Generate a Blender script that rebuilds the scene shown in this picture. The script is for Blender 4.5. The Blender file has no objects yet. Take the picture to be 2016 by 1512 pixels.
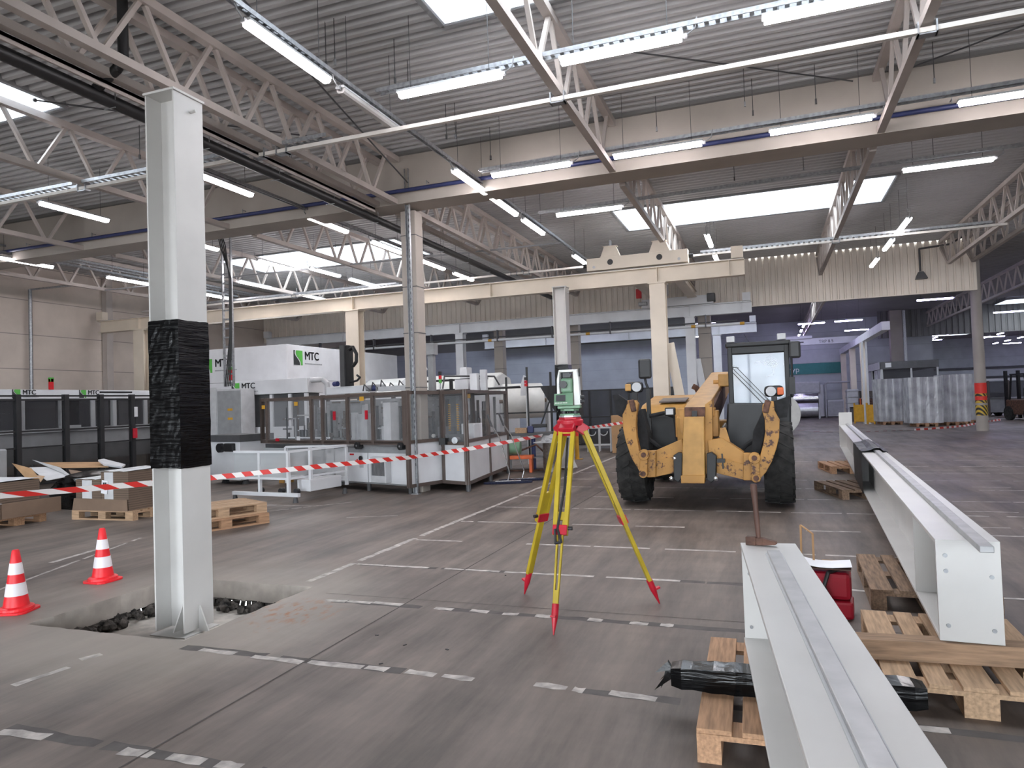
import bpy, bmesh, math, random
from mathutils import Vector, Matrix
random.seed(7)
PI = math.pi
S = bpy.context.scene
C = S.collection

# ------------------------------------------------------------------ camera
F_PX, CAM_H = 1388.0, 1.55
YAW, PITCH, ROLL = math.radians(20.05), math.radians(1.6), math.radians(-1.97)
fwd = Vector((-math.sin(YAW)*math.cos(PITCH), math.cos(YAW)*math.cos(PITCH), math.sin(PITCH)))
rgt = Vector((math.cos(YAW), math.sin(YAW), 0.0))
upv = rgt.cross(fwd)
cr = math.cos(ROLL)*rgt + math.sin(ROLL)*upv
cu = -math.sin(ROLL)*rgt + math.cos(ROLL)*upv
cam_d = bpy.data.cameras.new('camera')
cam = bpy.data.objects.new('camera', cam_d)
C.objects.link(cam)
M = Matrix.Identity(4)
for i in range(3):
    M[i][0], M[i][1], M[i][2] = cr[i], cu[i], -fwd[i]
M[0][3], M[1][3], M[2][3] = 0.0, 0.0, CAM_H
cam.matrix_world = M
cam_d.sensor_width = 36.0
cam_d.lens = F_PX/2016*36.0
cam_d.clip_start, cam_d.clip_end = 0.05, 300
S.camera = cam
def at(x, y, X=None, Y=None, Z=None):
    """the place that the photograph shows at pixel (x, y) on a known plane of the hall"""
    d = fwd + cr*((x-1008)/F_PX) - cu*((y-756)/F_PX)
    t = (Z-CAM_H)/d.z if Z is not None else (Y/d.y if Y is not None else X/d.x)
    return d*t + Vector((0, 0, CAM_H))

# ------------------------------------------------------------------ world: overcast sky, seen through the rooflights
w = bpy.data.worlds.new('overcast')
S.world = w
w.use_nodes = True
bg = w.node_tree.nodes['Background']
bg.inputs[0].default_value = (0.86, 0.93, 1.0, 1)
bg.inputs[1].default_value = 12.0
S.view_settings.view_transform = 'Standard'
S.view_settings.look = 'None'
S.view_settings.exposure = 0.74
S.view_settings.gamma = 1.0
S.view_settings.use_curve_mapping = False
LAMP_STRENGTH = 27.0

# ------------------------------------------------------------------ materials
def lin(c):
    return c/12.92 if c <= 0.04045 else ((c+0.055)/1.055)**2.4
def rgb(h):
    h = h.lstrip('#')
    return tuple(lin(int(h[i:i+2], 16)/255) for i in (0, 2, 4)) + (1.0,)
def mat(name, col, rough=0.6, metal=0.0, var=0.08, scale=6.0, bump=0.0, spec=None, stretch=None, coat=0.0):
    m = bpy.data.materials.new(name); m.use_nodes = True
    nt = m.node_tree; n = nt.nodes; b = n['Principled BSDF']
    c = rgb(col) if isinstance(col, str) else col
    tc = n.new('ShaderNodeTexCoord'); mp = n.new('ShaderNodeMapping')
    nt.links.new(tc.outputs['Object'], mp.inputs[0])
    if stretch: mp.inputs['Scale'].default_value = stretch
    nz = n.new('ShaderNodeTexNoise'); nz.inputs['Scale'].default_value = scale; nz.inputs['Detail'].default_value = 5
    nt.links.new(mp.outputs[0], nz.inputs['Vector'])
    rp = n.new('ShaderNodeValToRGB')
    lo = tuple(x*(1-var*2.2) for x in c[:3])+(1,); hi = tuple(min(1, x*(1+var*1.6)) for x in c[:3])+(1,)
    rp.color_ramp.elements[0].position = 0.3; rp.color_ramp.elements[1].position = 0.7
    rp.color_ramp.elements[0].color = lo; rp.color_ramp.elements[1].color = hi
    nt.links.new(nz.outputs['Fac'], rp.inputs[0]); nt.links.new(rp.outputs[0], b.inputs['Base Color'])
    b.inputs['Roughness'].default_value = rough; b.inputs['Metallic'].default_value = metal
    if spec is not None: b.inputs['Specular IOR Level'].default_value = spec
    if coat: b.inputs['Coat Weight'].default_value = coat; b.inputs['Coat Roughness'].default_value = 0.15
    if bump:
        bp = n.new('ShaderNodeBump'); bp.inputs['Strength'].default_value = bump; bp.inputs['Distance'].default_value = 0.02
        nt.links.new(nz.outputs['Fac'], bp.inputs['Height']); nt.links.new(bp.outputs[0], b.inputs['Normal'])
    return m
def emis(name, col, strength):
    m = bpy.data.materials.new(name); m.use_nodes = True
    b = m.node_tree.nodes['Principled BSDF']
    b.inputs['Base Color'].default_value = rgb(col)
    b.inputs['Emission Color'].default_value = rgb(col); b.inputs['Emission Strength'].default_value = strength
    return m
def glassy(name, tint, alpha=0.25, rough=0.05, trans=1.0):
    m = bpy.data.materials.new(name); m.use_nodes = True
    nt = m.node_tree; n = nt.nodes
    b = n['Principled BSDF']; b.inputs['Base Color'].default_value = rgb(tint); b.inputs['Roughness'].default_value = rough
    t = n.new('ShaderNodeBsdfTransparent'); t.inputs[0].default_value = (trans, trans, trans, 1); mx = n.new('ShaderNodeMixShader')
    nz = n.new('ShaderNodeTexNoise'); nz.inputs['Scale'].default_value = 2.0
    mr = n.new('ShaderNodeMapRange'); mr.inputs['To Min'].default_value = alpha*0.8; mr.inputs['To Max'].default_value = alpha*1.2
    nt.links.new(nz.outputs['Fac'], mr.inputs['Value'])
    nt.links.new(mr.outputs[0], mx.inputs[0]); nt.links.new(t.outputs[0], mx.inputs[1]); nt.links.new(b.outputs[0], mx.inputs[2])
    nt.links.new(mx.outputs[0], n['Material Output'].inputs[0])
    return m
def banded(name, base, line, period, axis, width=0.02, rough=0.7, var=0.05):
    """panel joints at a regular spacing along one object axis"""
    m = mat(name, base, rough, var=var, scale=1.5)
    nt = m.node_tree; n = nt.nodes; b = n['Principled BSDF']
    src = b.inputs['Base Color'].links[0].from_socket
    tc = n.new('ShaderNodeTexCoord'); sx = n.new('ShaderNodeSeparateXYZ'); nt.links.new(tc.outputs['Object'], sx.inputs[0])
    md = n.new('ShaderNodeMath'); md.operation = 'PINGPONG'; md.inputs[1].default_value = period/2
    nt.links.new(sx.outputs[axis], md.inputs[0])
    lt = n.new('ShaderNodeMath'); lt.operation = 'LESS_THAN'; lt.inputs[1].default_value = width/2
    nt.links.new(md.outputs[0], lt.inputs[0])
    mx = n.new('ShaderNodeMix'); mx.data_type = 'RGBA'
    nt.links.new(lt.outputs[0], mx.inputs[0]); nt.links.new(src, mx.inputs[6]); mx.inputs[7].default_value = rgb(line)
    nt.links.new(mx.outputs[2], b.inputs['Base Color'])
    return m
def stripes(name, a, bcol, period, rough=0.5, axes=(1, 0, 1), sharp=True):
    """two-colour diagonal stripes in object space"""
    m = bpy.data.materials.new(name); m.use_nodes = True
    nt = m.node_tree; n = nt.nodes; b = n['Principled BSDF']; b.inputs['Roughness'].default_value = rough
    tc = n.new('ShaderNodeTexCoord'); dt = n.new('ShaderNodeVectorMath'); dt.operation = 'DOT_PRODUCT'
    dt.inputs[1].default_value = axes; nt.links.new(tc.outputs['Object'], dt.inputs[0])
    md = n.new('ShaderNodeMath'); md.operation = 'PINGPONG'; md.inputs[1].default_value = period
    nt.links.new(dt.outputs['Value'], md.inputs[0])
    gt = n.new('ShaderNodeMath'); gt.operation = 'GREATER_THAN'; gt.inputs[1].default_value = period/2
    nt.links.new(md.outputs[0], gt.inputs[0])
    mx = n.new('ShaderNodeMix'); mx.data_type = 'RGBA'; mx.inputs[6].default_value = rgb(a); mx.inputs[7].default_value = rgb(bcol)
    nt.links.new(gt.outputs[0], mx.inputs[0]); nt.links.new(mx.outputs[2], b.inputs['Base Color'])
    return m

def film_mat(name, col, rough, streak, bump=0.6, scale=9.0):
    """stretch film: glossy with creases running across"""
    m = mat(name, col, rough, var=0.15, scale=scale)
    nt = m.node_tree; n = nt.nodes; b = n['Principled BSDF']
    tc = n.new('ShaderNodeTexCoord'); mp = n.new('ShaderNodeMapping'); nt.links.new(tc.outputs['Object'], mp.inputs[0])
    mp.inputs['Scale'].default_value = streak; mp.inputs['Rotation'].default_value = (0.0, 0.12, 0.0)
    nz = n.new('ShaderNodeTexNoise'); nz.inputs['Scale'].default_value = scale; nz.inputs['Detail'].default_value = 6; nz.inputs['Distortion'].default_value = 0.6
    nt.links.new(mp.outputs[0], nz.inputs['Vector'])
    bp = n.new('ShaderNodeBump'); bp.inputs['Strength'].default_value = bump; bp.inputs['Distance'].default_value = 0.03
    nt.links.new(nz.outputs['Fac'], bp.inputs['Height']); nt.links.new(bp.outputs[0], b.inputs['Normal'])
    return m
def rusty(name, base, rust, amount=0.55, scale=7.0, rough=0.55):
    """paint with rust and dirt where it has worn off"""
    m = mat(name, base, rough, var=0.1, scale=3.0)
    nt = m.node_tree; n = nt.nodes; b = n['Principled BSDF']
    src = b.inputs['Base Color'].links[0].from_socket
    tc = n.new('ShaderNodeTexCoord')
    nz = n.new('ShaderNodeTexNoise'); nz.inputs['Scale'].default_value = scale; nz.inputs['Detail'].default_value = 8; nz.inputs['Roughness'].default_value = 0.7
    nt.links.new(tc.outputs['Object'], nz.inputs['Vector'])
    rp = n.new('ShaderNodeValToRGB'); rp.color_ramp.elements[0].position = amount; rp.color_ramp.elements[1].position = amount+0.06
    nt.links.new(nz.outputs['Fac'], rp.inputs[0])
    mx = n.new('ShaderNodeMix'); mx.data_type = 'RGBA'; mx.inputs[7].default_value = rgb(rust)
    nt.links.new(rp.outputs[0], mx.inputs[0]); nt.links.new(src, mx.inputs[6]); nt.links.new(mx.outputs[2], b.inputs['Base Color'])
    return m

M_white = mat('white_steel_paint', '#c6c4c1', 0.35, var=0.03, scale=2.5)
M_white2 = mat('white_cabinet_paint', '#d2d3d6', 0.45, var=0.04, scale=2.0)
M_cream = mat('cream_steel_paint', '#d8cdbd', 0.5, var=0.05, scale=1.2)
M_truss = mat('grey_beige_truss_paint', '#b3aaa4', 0.6, var=0.05, scale=2.0)
M_tie = mat('white_purlin_paint', '#cfcac4', 0.55, var=0.04)
M_grey = mat('mid_grey_paint', '#8d8e90', 0.5, var=0.06)
M_lgrey = mat('light_grey_paint', '#b7b8ba', 0.5, var=0.05)
M_dgrey = mat('dark_grey_paint', '#4a4a4c', 0.5, var=0.08)
M_black = mat('black_paint', '#1b1b1d', 0.5, var=0.15)
M_rubber = mat('black_rubber', '#1d1d1f', 0.85, var=0.25, scale=14, bump=0.15)
M_tyre = mat('dusty_tyre_rubber', '#2a2928', 0.9, var=0.3, scale=10, bump=0.2)
M_plastic_b = mat('black_plastic', '#242426', 0.45, var=0.1)
M_galv = mat('galvanised_steel', '#9fa1a4', 0.4, metal=0.7, var=0.12, scale=20)
M_alu = mat('aluminium', '#c2c3c6', 0.35, metal=0.6, var=0.06)
M_brown = mat('brown_anodised_profile', '#574c47', 0.4, var=0.08)
M_conc = mat('concrete', '#a39a92', 0.85, var=0.12, scale=5, bump=0.1)
M_conc_d = mat('broken_concrete', '#8a8076', 0.95, var=0.35, scale=12, bump=0.6)
M_rubble = mat('dark_rubble', '#4d4844', 0.95, var=0.5, scale=16, bump=0.8)
M_dust = mat('pale_screed_dust', '#b8b2aa', 0.95, var=0.12, scale=9, bump=0.15)
M_girder = mat('girder_concrete', '#a59d95', 0.8, var=0.06, scale=1.0)
M_film_b = film_mat('black_stretch_film', '#060607', 0.15, (1.3, 1.3, 14), 0.20, 3); M_film_b.node_tree.nodes['Principled BSDF'].inputs['Specular IOR Level'].default_value = 0.28
M_film_g = film_mat('dull_black_film', '#131314', 0.42, (3, 3, 3), 0.3, 4)
M_film_c = film_mat('clear_stretch_film', '#aaabad', 0.22, (3, 3, 5), 0.18, 2.2)
M_sheen = film_mat('black_plastic_sheet', '#070708', 0.22, (1, 1, 2), 0.8, 4)
M_wood = mat('pallet_wood', '#a47f61', 0.8, var=0.16, scale=4, stretch=(14, 1.2, 14), bump=0.1)
M_wood_l = mat('pale_pallet_wood', '#ae9073', 0.8, var=0.14, scale=4, stretch=(14, 1.2, 14), bump=0.1)
M_wood_d = mat('weathered_pallet_wood', '#7a6350', 0.85, var=0.22, scale=4, stretch=(14, 1.2, 14), bump=0.12)
M_timber = mat('timber_beam_wood', '#947860', 0.8, var=0.14, scale=4, stretch=(1.5, 14, 14), bump=0.08)
M_card = mat('cardboard', '#7b6656', 0.9, var=0.06, scale=3)
M_card_l = mat('plain_cardboard', '#b08b66', 0.9, var=0.06, scale=3)
M_cardpr = mat('white_printed_board', '#c9c9cb', 0.6, var=0.04)
M_paper = mat('white_paper', '#e6e6ea', 0.8, var=0.02)
M_case = mat('case_red_plastic', '#a3142a', 0.4, var=0.05)
M_red = mat('red_plastic', '#c8141f', 0.4, var=0.06)
M_redp = mat('red_powder_coat', '#b3152a', 0.4, var=0.06)
M_cone = mat('orange_red_cone_plastic', '#e8212b', 0.45, var=0.05)
M_conew = mat('reflective_white_band', '#e8e2e4', 0.5, var=0.04)
M_yel = mat('tripod_yellow', '#b59c22', 0.45, var=0.1, scale=5)
M_ins_g = mat('instrument_green', '#6f9276', 0.45, var=0.05)
M_ins_w = mat('instrument_white', '#dededa', 0.4, var=0.03)
M_cat = rusty('machine_yellow', '#ab7d3d', '#4a2a1c', 0.60, 8)
M_cat_w = rusty('worn_machine_yellow', '#a67838', '#43261b', 0.54, 11)
M_cat_c = mat('clean_machine_yellow', '#b08546', 0.5, var=0.08)
M_rust = mat('rusty_steel', '#5c4034', 0.8, var=0.3, scale=12, bump=0.2)
M_steel = mat('bare_steel', '#77706a', 0.45, metal=0.6, var=0.15, scale=20)
M_chrome = mat('bright_steel', '#d0d0d2', 0.18, metal=0.9, var=0.05)
M_handle = mat('dark_wooden_handle', '#54392f', 0.65, var=0.15, scale=5, stretch=(10, 10, 1))
M_blue = mat('blue_pipe_paint', '#2d3560', 0.5, var=0.08)
M_orange = mat('orange_paint', '#d4622c', 0.5, var=0.08)
M_green = mat('logo_green', '#54a845', 0.5, var=0.02)
M_ink = mat('dark_lettering', '#2c2e30', 0.6, var=0.02)
M_inkl = mat('grey_lettering', '#9a9da0', 0.6, var=0.02)
M_wh_ink = mat('white_lettering', '#e4ecea', 0.6, var=0.02)
M_teal = mat('teal_sign_panel', '#3f8581', 0.6, var=0.03)
M_navy = mat('navy_mop_fringe', '#1f2238', 0.95, var=0.25, scale=30, bump=0.5)
M_yguard = mat('yellow_guard_mesh', '#c8962c', 0.55, var=0.08)
M_rail = mat('worn_rail_steel', '#a3a3a4', 0.4, metal=0.35, var=0.08, scale=9)
M_glass = glassy('clear_guard_panel', '#aeb2b6', 0.10)
M_glass_d = glassy('smoked_guard_panel', '#4a4a4e', 0.55)
M_cabglass = glassy('cab_glass', '#cfdae8', 0.35, 0.03)
M_mesh = glassy('black_guard_mesh', '#141416', 0.62, 0.6)
M_milky = glassy('milky_guard_sheet', '#bfc2c4', 0.6, 0.3)
M_pane = glassy('rooflight_pane', '#ffffff', 0.10, 0.1, 0.42)
M_tube = emis('glowing_diffuser', '#fff8fb', LAMP_STRENGTH)
M_tube_v = emis('glowing_cool_diffuser', '#cfc6ff', LAMP_STRENGTH*1.0)
M_tubeoff = mat('unlit_diffuser', '#b9b6b4', 0.3, var=0.03)
M_tape = stripes('barrier_tape', '#e8e4e2', '#d3342f', 0.08, 0.45, (1.0, 0.2, 0.8))
M_tape_f = stripes('barrier_tape_slack', '#d8cfcc', '#b8433c', 0.16, 0.5, (1.0, 0.2, 0.3))
M_hazard = stripes('hazard_tape', '#2a2622', '#c9a83a', 0.075, 0.5, (1.0, 1.0, 0.9))
M_red_tape = mat('red_warning_tape', '#e0352c', 0.5, var=0.05)
M_wallL = banded('left_wall_panels', '#c6bab0', '#938b85', 1.02, 2, 0.025)
M_wallB = banded('far_wall_panels', '#b9bec0', '#a2a7a9', 1.1, 2, 0.03)
M_wallBl = banded('blue_grey_wall_panels', '#9ea3ae', '#9095a0', 0.5, 2, 0.015)
M_clad = mat('corrugated_cladding_paint', '#e4dace', 0.6, var=0.05, scale=0.8)
M_clad_d = mat('dark_cladding_paint', '#6d6c6b', 0.7, var=0.06, scale=0.8)
M_deck = mat('roof_deck_paint', '#b4b4b5', 0.6, var=0.03, scale=0.6)
M_deck2 = mat('inner_roof_paint', '#868584', 0.7, var=0.04, scale=0.6)
M_upst = mat('rooflight_upstand_paint', '#dfe6ee', 0.6, var=0.02)

# ------------------------------------------------------------------ mesh building
class MB:
    def __init__(self): self.bm = bmesh.new()
    def _add(self, geo, M):
        bmesh.ops.transform(self.bm, matrix=M, verts=geo)
    def box(self, c, s, rz=0.0, R=None):
        r = bmesh.ops.create_cube(self.bm, size=1.0)
        Mx = Matrix.Translation(c) @ (R if R else Matrix.Rotation(rz, 4, 'Z')) @ Matrix.Diagonal((s[0], s[1], s[2], 1))
        self._add(r['verts'], Mx); return self
    def bx(self, x0, x1, y0, y1, z0, z1):
        return self.box(((x0+x1)/2, (y0+y1)/2, (z0+z1)/2), (abs(x1-x0), abs(y1-y0), abs(z1-z0)))
    def _frame(self, a, b, up=(0, 0, 1)):
        a, b = Vector(a), Vector(b); d = b-a; L = d.length; z = d.normalized()
        u = Vector(up)
        if abs(z.dot(u)) > 0.99: u = Vector((0, 1, 0))
        x = u.cross(z).normalized(); y = z.cross(x)
        R = Matrix((x, y, z)).transposed().to_4x4()
        return Matrix.Translation((a+b)/2) @ R, L
    def bar(self, a, b, w, h=None, up=(0, 0, 1)):
        """square bar a->b; w across, h along the up direction"""
        T, L = self._frame(a, b, up); h = w if h is None else h
        r = bmesh.ops.create_cube(self.bm, size=1.0)
        self._add(r['verts'], T @ Matrix.Diagonal((w, h, L, 1))); return self
    def tube(self, a, b, r, seg=10, r2=None):
        T, L = self._frame(a, b)
        g = bmesh.ops.create_cone(self.bm, cap_ends=True, segments=seg, radius1=r, radius2=r if r2 is None else r2, depth=L)
        self._add(g['verts'], T); return self
    def path(self, pts, r, seg=8):
        for a, b in zip(pts, pts[1:]): self.tube(a, b, r, seg)
        for p in pts[1:-1]: self.ball(p, r*1.0, 6)
        return self
    def ball(self, c, r, seg=12, s=(1, 1, 1)):
        g = bmesh.ops.create_uvsphere(self.bm, u_segments=seg, v_segments=max(4, seg//2), radius=r)
        self._add(g['verts'], Matrix.Translation(c) @ Matrix.Diagonal((s[0], s[1], s[2], 1))); return self
    def lathe(self, prof, seg=24, T=None, ripple=None):
        """prof: list of (r, z) from bottom to top, about Z"""
        bm = self.bm; rings = []
        for r, z in prof:
            ring = []
            for k in range(seg):
                a = 2*PI*k/seg; rr = r*(1+(ripple(a, z) if ripple else 0))
                v = Vector((rr*math.cos(a), rr*math.sin(a), z))
                ring.append(bm.verts.new(T @ v if T else v))
            rings.append(ring)
        for A, B in zip(rings, rings[1:]):
            for k in range(seg):
                bm.faces.new((A[k], A[(k+1) % seg], B[(k+1) % seg], B[k]))
        bm.faces.new(list(reversed(rings[0]))); bm.faces.new(rings[-1]); return self
    def prism(self, poly, d, T=None):
        """closed polygon (x, y) in the local plane, extruded from 0 to d along local z"""
        bm = self.bm
        T = T or Matrix.Identity(4)
        A = [bm.verts.new(T @ Vector((p[0], p[1], 0))) for p in poly]
        B = [bm.verts.new(T @ Vector((p[0], p[1], d))) for p in poly]
        n = len(poly)
        bm.faces.new(list(reversed(A))); bm.faces.new(B)
        for k in range(n): bm.faces.new((A[k], A[(k+1) % n], B[(k+1) % n], B[k]))
        return self
    def xz(self, poly, y0, y1):
        """polygon given in (x, z), thick from y0 to y1"""
        T = Matrix(((1, 0, 0, 0), (0, 0, -1, y1), (0, 1, 0, 0), (0, 0, 0, 1)))
        return self.prism(poly, y1-y0, T)
    def yz(self, poly, x0, x1):
        T = Matrix(((0, 0, 1, x0), (1, 0, 0, 0), (0, 1, 0, 0), (0, 0, 0, 1)))
        return self.prism(poly, x1-x0, T)
    def xy(self, poly, z0, z1):
        return self.prism(poly, z1-z0, Matrix.Translation((0, 0, z0)))
    def quad(self, a, b, c, d):
        self.bm.faces.new([self.bm.verts.new(p) for p in (a, b, c, d)]); return self
    def face(self, pts):
        self.bm.faces.new([self.bm.verts.new(p) for p in pts]); return self
    def build(self, name, m, parent=None, bevel=0.0, smooth=False):
        bm = self.bm
        bmesh.ops.recalc_face_normals(bm, faces=bm.faces)
        me = bpy.data.meshes.new(name); bm.to_mesh(me); bm.free()
        me.materials.append(m)
        if smooth:
            for p in me.polygons: p.use_smooth = True
        o = bpy.data.objects.new(name, me); C.objects.link(o)
        if parent: o.parent = parent
        if bevel:
            b = o.modifiers.new('bevel', 'BEVEL'); b.width = bevel; b.segments = 2; b.limit_method = 'ANGLE'
        if smooth and not bevel:
            e = o.modifiers.new('edges', 'EDGE_SPLIT'); e.split_angle = math.radians(40)
        return o
def tag(o, label, cat, group=None, kind=None):
    o['label'] = label; o['category'] = cat
    if group: o['group'] = group
    if kind: o['kind'] = kind
    return o
def thing(name, label, cat, loc=(0, 0, 0), rz=0.0, group=None):
    o = bpy.data.objects.new(name, None); o.empty_display_size = 0.1
    C.objects.link(o); o.location = loc; o.rotation_euler = (0, 0, rz)
    return tag(o, label, cat, group)
def struct(o):
    o['kind'] = 'structure'; return o
def dup(root, loc, rz=None, label=None, group=None):
    r = root.copy(); C.objects.link(r); r.location = loc
    if rz is not None: r.rotation_euler = (0, 0, rz)
    if label: r['label'] = label
    if group: r['group'] = group
    for ch in list(root.children):
        c = ch.copy(); C.objects.link(c); c.parent = r
        for g in list(ch.children):
            d = g.copy(); C.objects.link(d); d.parent = c
    return r
def text(s, size, m, parent=None, loc=(0, 0, 0), rot=(PI/2, 0, 0), name='lettering', bold=0.0, ext=0.003, sx=1.0):
    cu_ = bpy.data.curves.new(name, 'FONT'); cu_.body = s; cu_.size = size; cu_.extrude = ext
    tmp = bpy.data.objects.new(name, cu_); C.objects.link(tmp)
    dg = bpy.context.evaluated_depsgraph_get()
    me = bpy.data.meshes.new_from_object(tmp.evaluated_get(dg))
    bpy.data.objects.remove(tmp)
    if bold:                    # heavier strokes
        bm = bmesh.new()
        for dx, dy in ((-bold, 0), (bold, 0), (0, bold*.7), (0, -bold*.7)):
            k0 = len(bm.verts); bm.from_mesh(me); bm.verts.ensure_lookup_table()
            bmesh.ops.translate(bm, verts=bm.verts[k0:], vec=(dx, dy, abs(dx)*.1))
        bm.to_mesh(me); bm.free()
    me.materials.clear(); me.materials.append(m); me.name = name
    o = bpy.data.objects.new(name, me); C.objects.link(o)
    if parent: o.parent = parent
    o.location = loc; o.rotation_euler = rot; o.scale = (sx, 1, 1)
    return o
ORD = ['first', 'second', 'third', 'fourth', 'fifth', 'sixth', 'seventh', 'eighth', 'ninth', 'tenth']
# ================================================================== SETTING
XL, XR, YN, Y1, Y2, Y3 = -20.5, 34.0, -7.0, 11.3, 25.0, 78.0
PX0, PX1, PY0, PY1, PZ = -5.38, -3.85, 3.80, 5.25, -0.25
# ---- floor with the foundation pit cut out
def floor_mat():
    m = bpy.data.materials.new('worn_concrete_floor'); m.use_nodes = True
    nt = m.node_tree; n = nt.nodes; L = nt.links; b = n['Principled BSDF']
    tc = n.new('ShaderNodeTexCoord')
    def noise(scale, detail, st=(1, 1, 1), rot=0.0, rough=0.6):
        mp = n.new('ShaderNodeMapping'); mp.inputs['Scale'].default_value = st; mp.inputs['Rotation'].default_value = (0, 0, rot)
        L.new(tc.outputs['Object'], mp.inputs[0])
        z = n.new('ShaderNodeTexNoise'); z.inputs['Scale'].default_value = scale; z.inputs['Detail'].default_value = detail; z.inputs['Roughness'].default_value = rough
        L.new(mp.outputs[0], z.inputs['Vector']); return z
    def ramp(src, p0, p1, c0, c1):
        r = n.new('ShaderNodeValToRGB'); r.color_ramp.elements[0].position = p0; r.color_ramp.elements[1].position = p1
        r.color_ramp.elements[0].color = c0; r.color_ramp.elements[1].color = c1; L.new(src, r.inputs[0]); return r
    def mix(fac, a, bb, mode='MIX'):
        x = n.new('ShaderNodeMix'); x.data_type = 'RGBA'; x.blend_type = mode
        if isinstance(fac, float): x.inputs[0].default_value = fac
        else: L.new(fac, x.inputs[0])
        for i, v in ((6, a), (7, bb)):
            if isinstance(v, tuple): x.inputs[i].default_value = v
            else: L.new(v, x.inputs[i])
        return x.outputs[2]
    big = noise(0.55, 6); streak = noise(1.1, 6, (2.4, 0.30, 1), -0.12, 0.7); fine = noise(9, 8); cross = noise(0.9, 4, (0.25, 1.6, 1), -0.3)
    base = ramp(big.outputs['Fac'], 0.30, 0.72, rgb('#7c726c'), rgb('#918882')).outputs[0]
    st = ramp(streak.outputs['Fac'], 0.36, 0.66, rgb('#5f5b59'), rgb('#c6c0bb')).outputs[0]
    c = mix(0.7, base, st, 'OVERLAY')
    cs = ramp(cross.outputs['Fac'], 0.4, 0.7, rgb('#6a6664'), rgb('#b0aaa6')).outputs[0]
    c = mix(0.35, c, cs, 'OVERLAY')
    fi = ramp(fine.outputs['Fac'], 0.3, 0.75, rgb('#6a6a6a'), rgb('#a0a0a0')).outputs[0]
    c = mix(0.22, c, fi, 'OVERLAY')
    # concrete dust trodden round the pit, and rust beside it
    def blob(cx, cy, r, soft, nscale, amp):
        vs = n.new('ShaderNodeVectorMath'); vs.operation = 'DISTANCE'; vs.inputs[1].default_value = (cx, cy, 0); L.new(tc.outputs['Object'], vs.inputs[0])
        nz = noise(nscale, 5); ad = n.new('ShaderNodeMath'); ad.operation = 'MULTIPLY_ADD'; ad.inputs[1].default_value = amp
        L.new(nz.outputs['Fac'], ad.inputs[0]); L.new(vs.outputs['Value'], ad.inputs[2])
        mr = n.new('ShaderNodeMapRange'); mr.inputs['From Min'].default_value = r+amp*0.5; mr.inputs['From Max'].default_value = r+soft+amp*0.5
        mr.inputs['To Min'].default_value = 1; mr.inputs['To Max'].default_value = 0; L.new(ad.outputs[0], mr.inputs['Value']); return mr.outputs[0]
    d1 = blob(-4.6, 4.3, 0.9, 1.1, 1.5, 0.9)
    d1s = n.new('ShaderNodeMath'); d1s.operation = 'MULTIPLY'; d1s.inputs[1].default_value = 0.6; L.new(d1, d1s.inputs[0])
    c = mix(d1s.outputs[0], c, rgb('#a59c93'))
    r1 = blob(-3.52, 4.55, 0.10, 0.35, 6.0, 0.7)
    rn = noise(11, 6, (1.5, 0.7, 1)); rr = ramp(rn.outputs['Fac'], 0.50, 0.62, (0, 0, 0, 1), (1, 1, 1, 1))
    rm = n.new('ShaderNodeMath'); rm.operation = 'MULTIPLY'; L.new(r1, rm.inputs[0]); L.new(rr.outputs[0], rm.inputs[1])
    c = mix(rm.outputs[0], c, rgb('#8a5a3c'))
    L.new(c, b.inputs['Base Color'])
    rg = ramp(big.outputs['Fac'], 0.3, 0.7, (0.42, 0.42, 0.42, 1), (0.62, 0.62, 0.62, 1)); L.new(rg.outputs[0], b.inputs['Roughness'])
    bp = n.new('ShaderNodeBump'); bp.inputs['Strength'].default_value = 0.08; bp.inputs['Distance'].default_value = 0.01
    L.new(fine.outputs['Fac'], bp.inputs['Height']); L.new(bp.outputs[0], b.inputs['Normal'])
    b.inputs['Specular IOR Level'].default_value = 0.35
    return m
fl = MB()
def rimmed(a, bq, jag):            # a slightly broken edge
    n_ = 14; pts = []
    for k in range(n_+1):
        t = k/n_; p = Vector(a).lerp(Vector(bq), t)
        o = 0 if k in (0, n_) else random.uniform(-jag, jag)
        d = (Vector(bq)-Vector(a)).normalized(); pts.append(p+Vector((-d.y, d.x, 0))*o)
    return pts
cor = [(PX0, PY0, 0), (PX1, PY0, 0), (PX1, PY1, 0), (PX0, PY1, 0)]
sides = [rimmed(cor[i], cor[(i+1) % 4], 0.012) for i in range(4)]
fl.quad((XL, YN, 0), (XR, YN, 0), (XR, PY0-0.05, 0), (XL, PY0-0.05, 0))
fl.quad((XL, PY1+0.05, 0), (XR, PY1+0.05, 0), (XR, Y3, 0), (XL, Y3, 0))
fl.quad((XL, PY0-0.05, 0), (PX0-0.05, PY0-0.05, 0), (PX0-0.05, PY1+0.05, 0), (XL, PY1+0.05, 0))
fl.quad((PX1+0.05, PY0-0.05, 0), (XR, PY0-0.05, 0), (XR, PY1+0.05, 0), (PX1+0.05, PY1+0.05, 0))
outer = [(PX0-.05, PY0-.05, 0), (PX1+.05, PY0-.05, 0), (PX1+.05, PY1+.05, 0), (PX0-.05, PY1+.05, 0)]
for i in range(4):
    fl.face([outer[i], outer[(i+1) % 4]]+list(reversed(sides[i])))
struct(fl.build('floor', floor_mat()))
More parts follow.
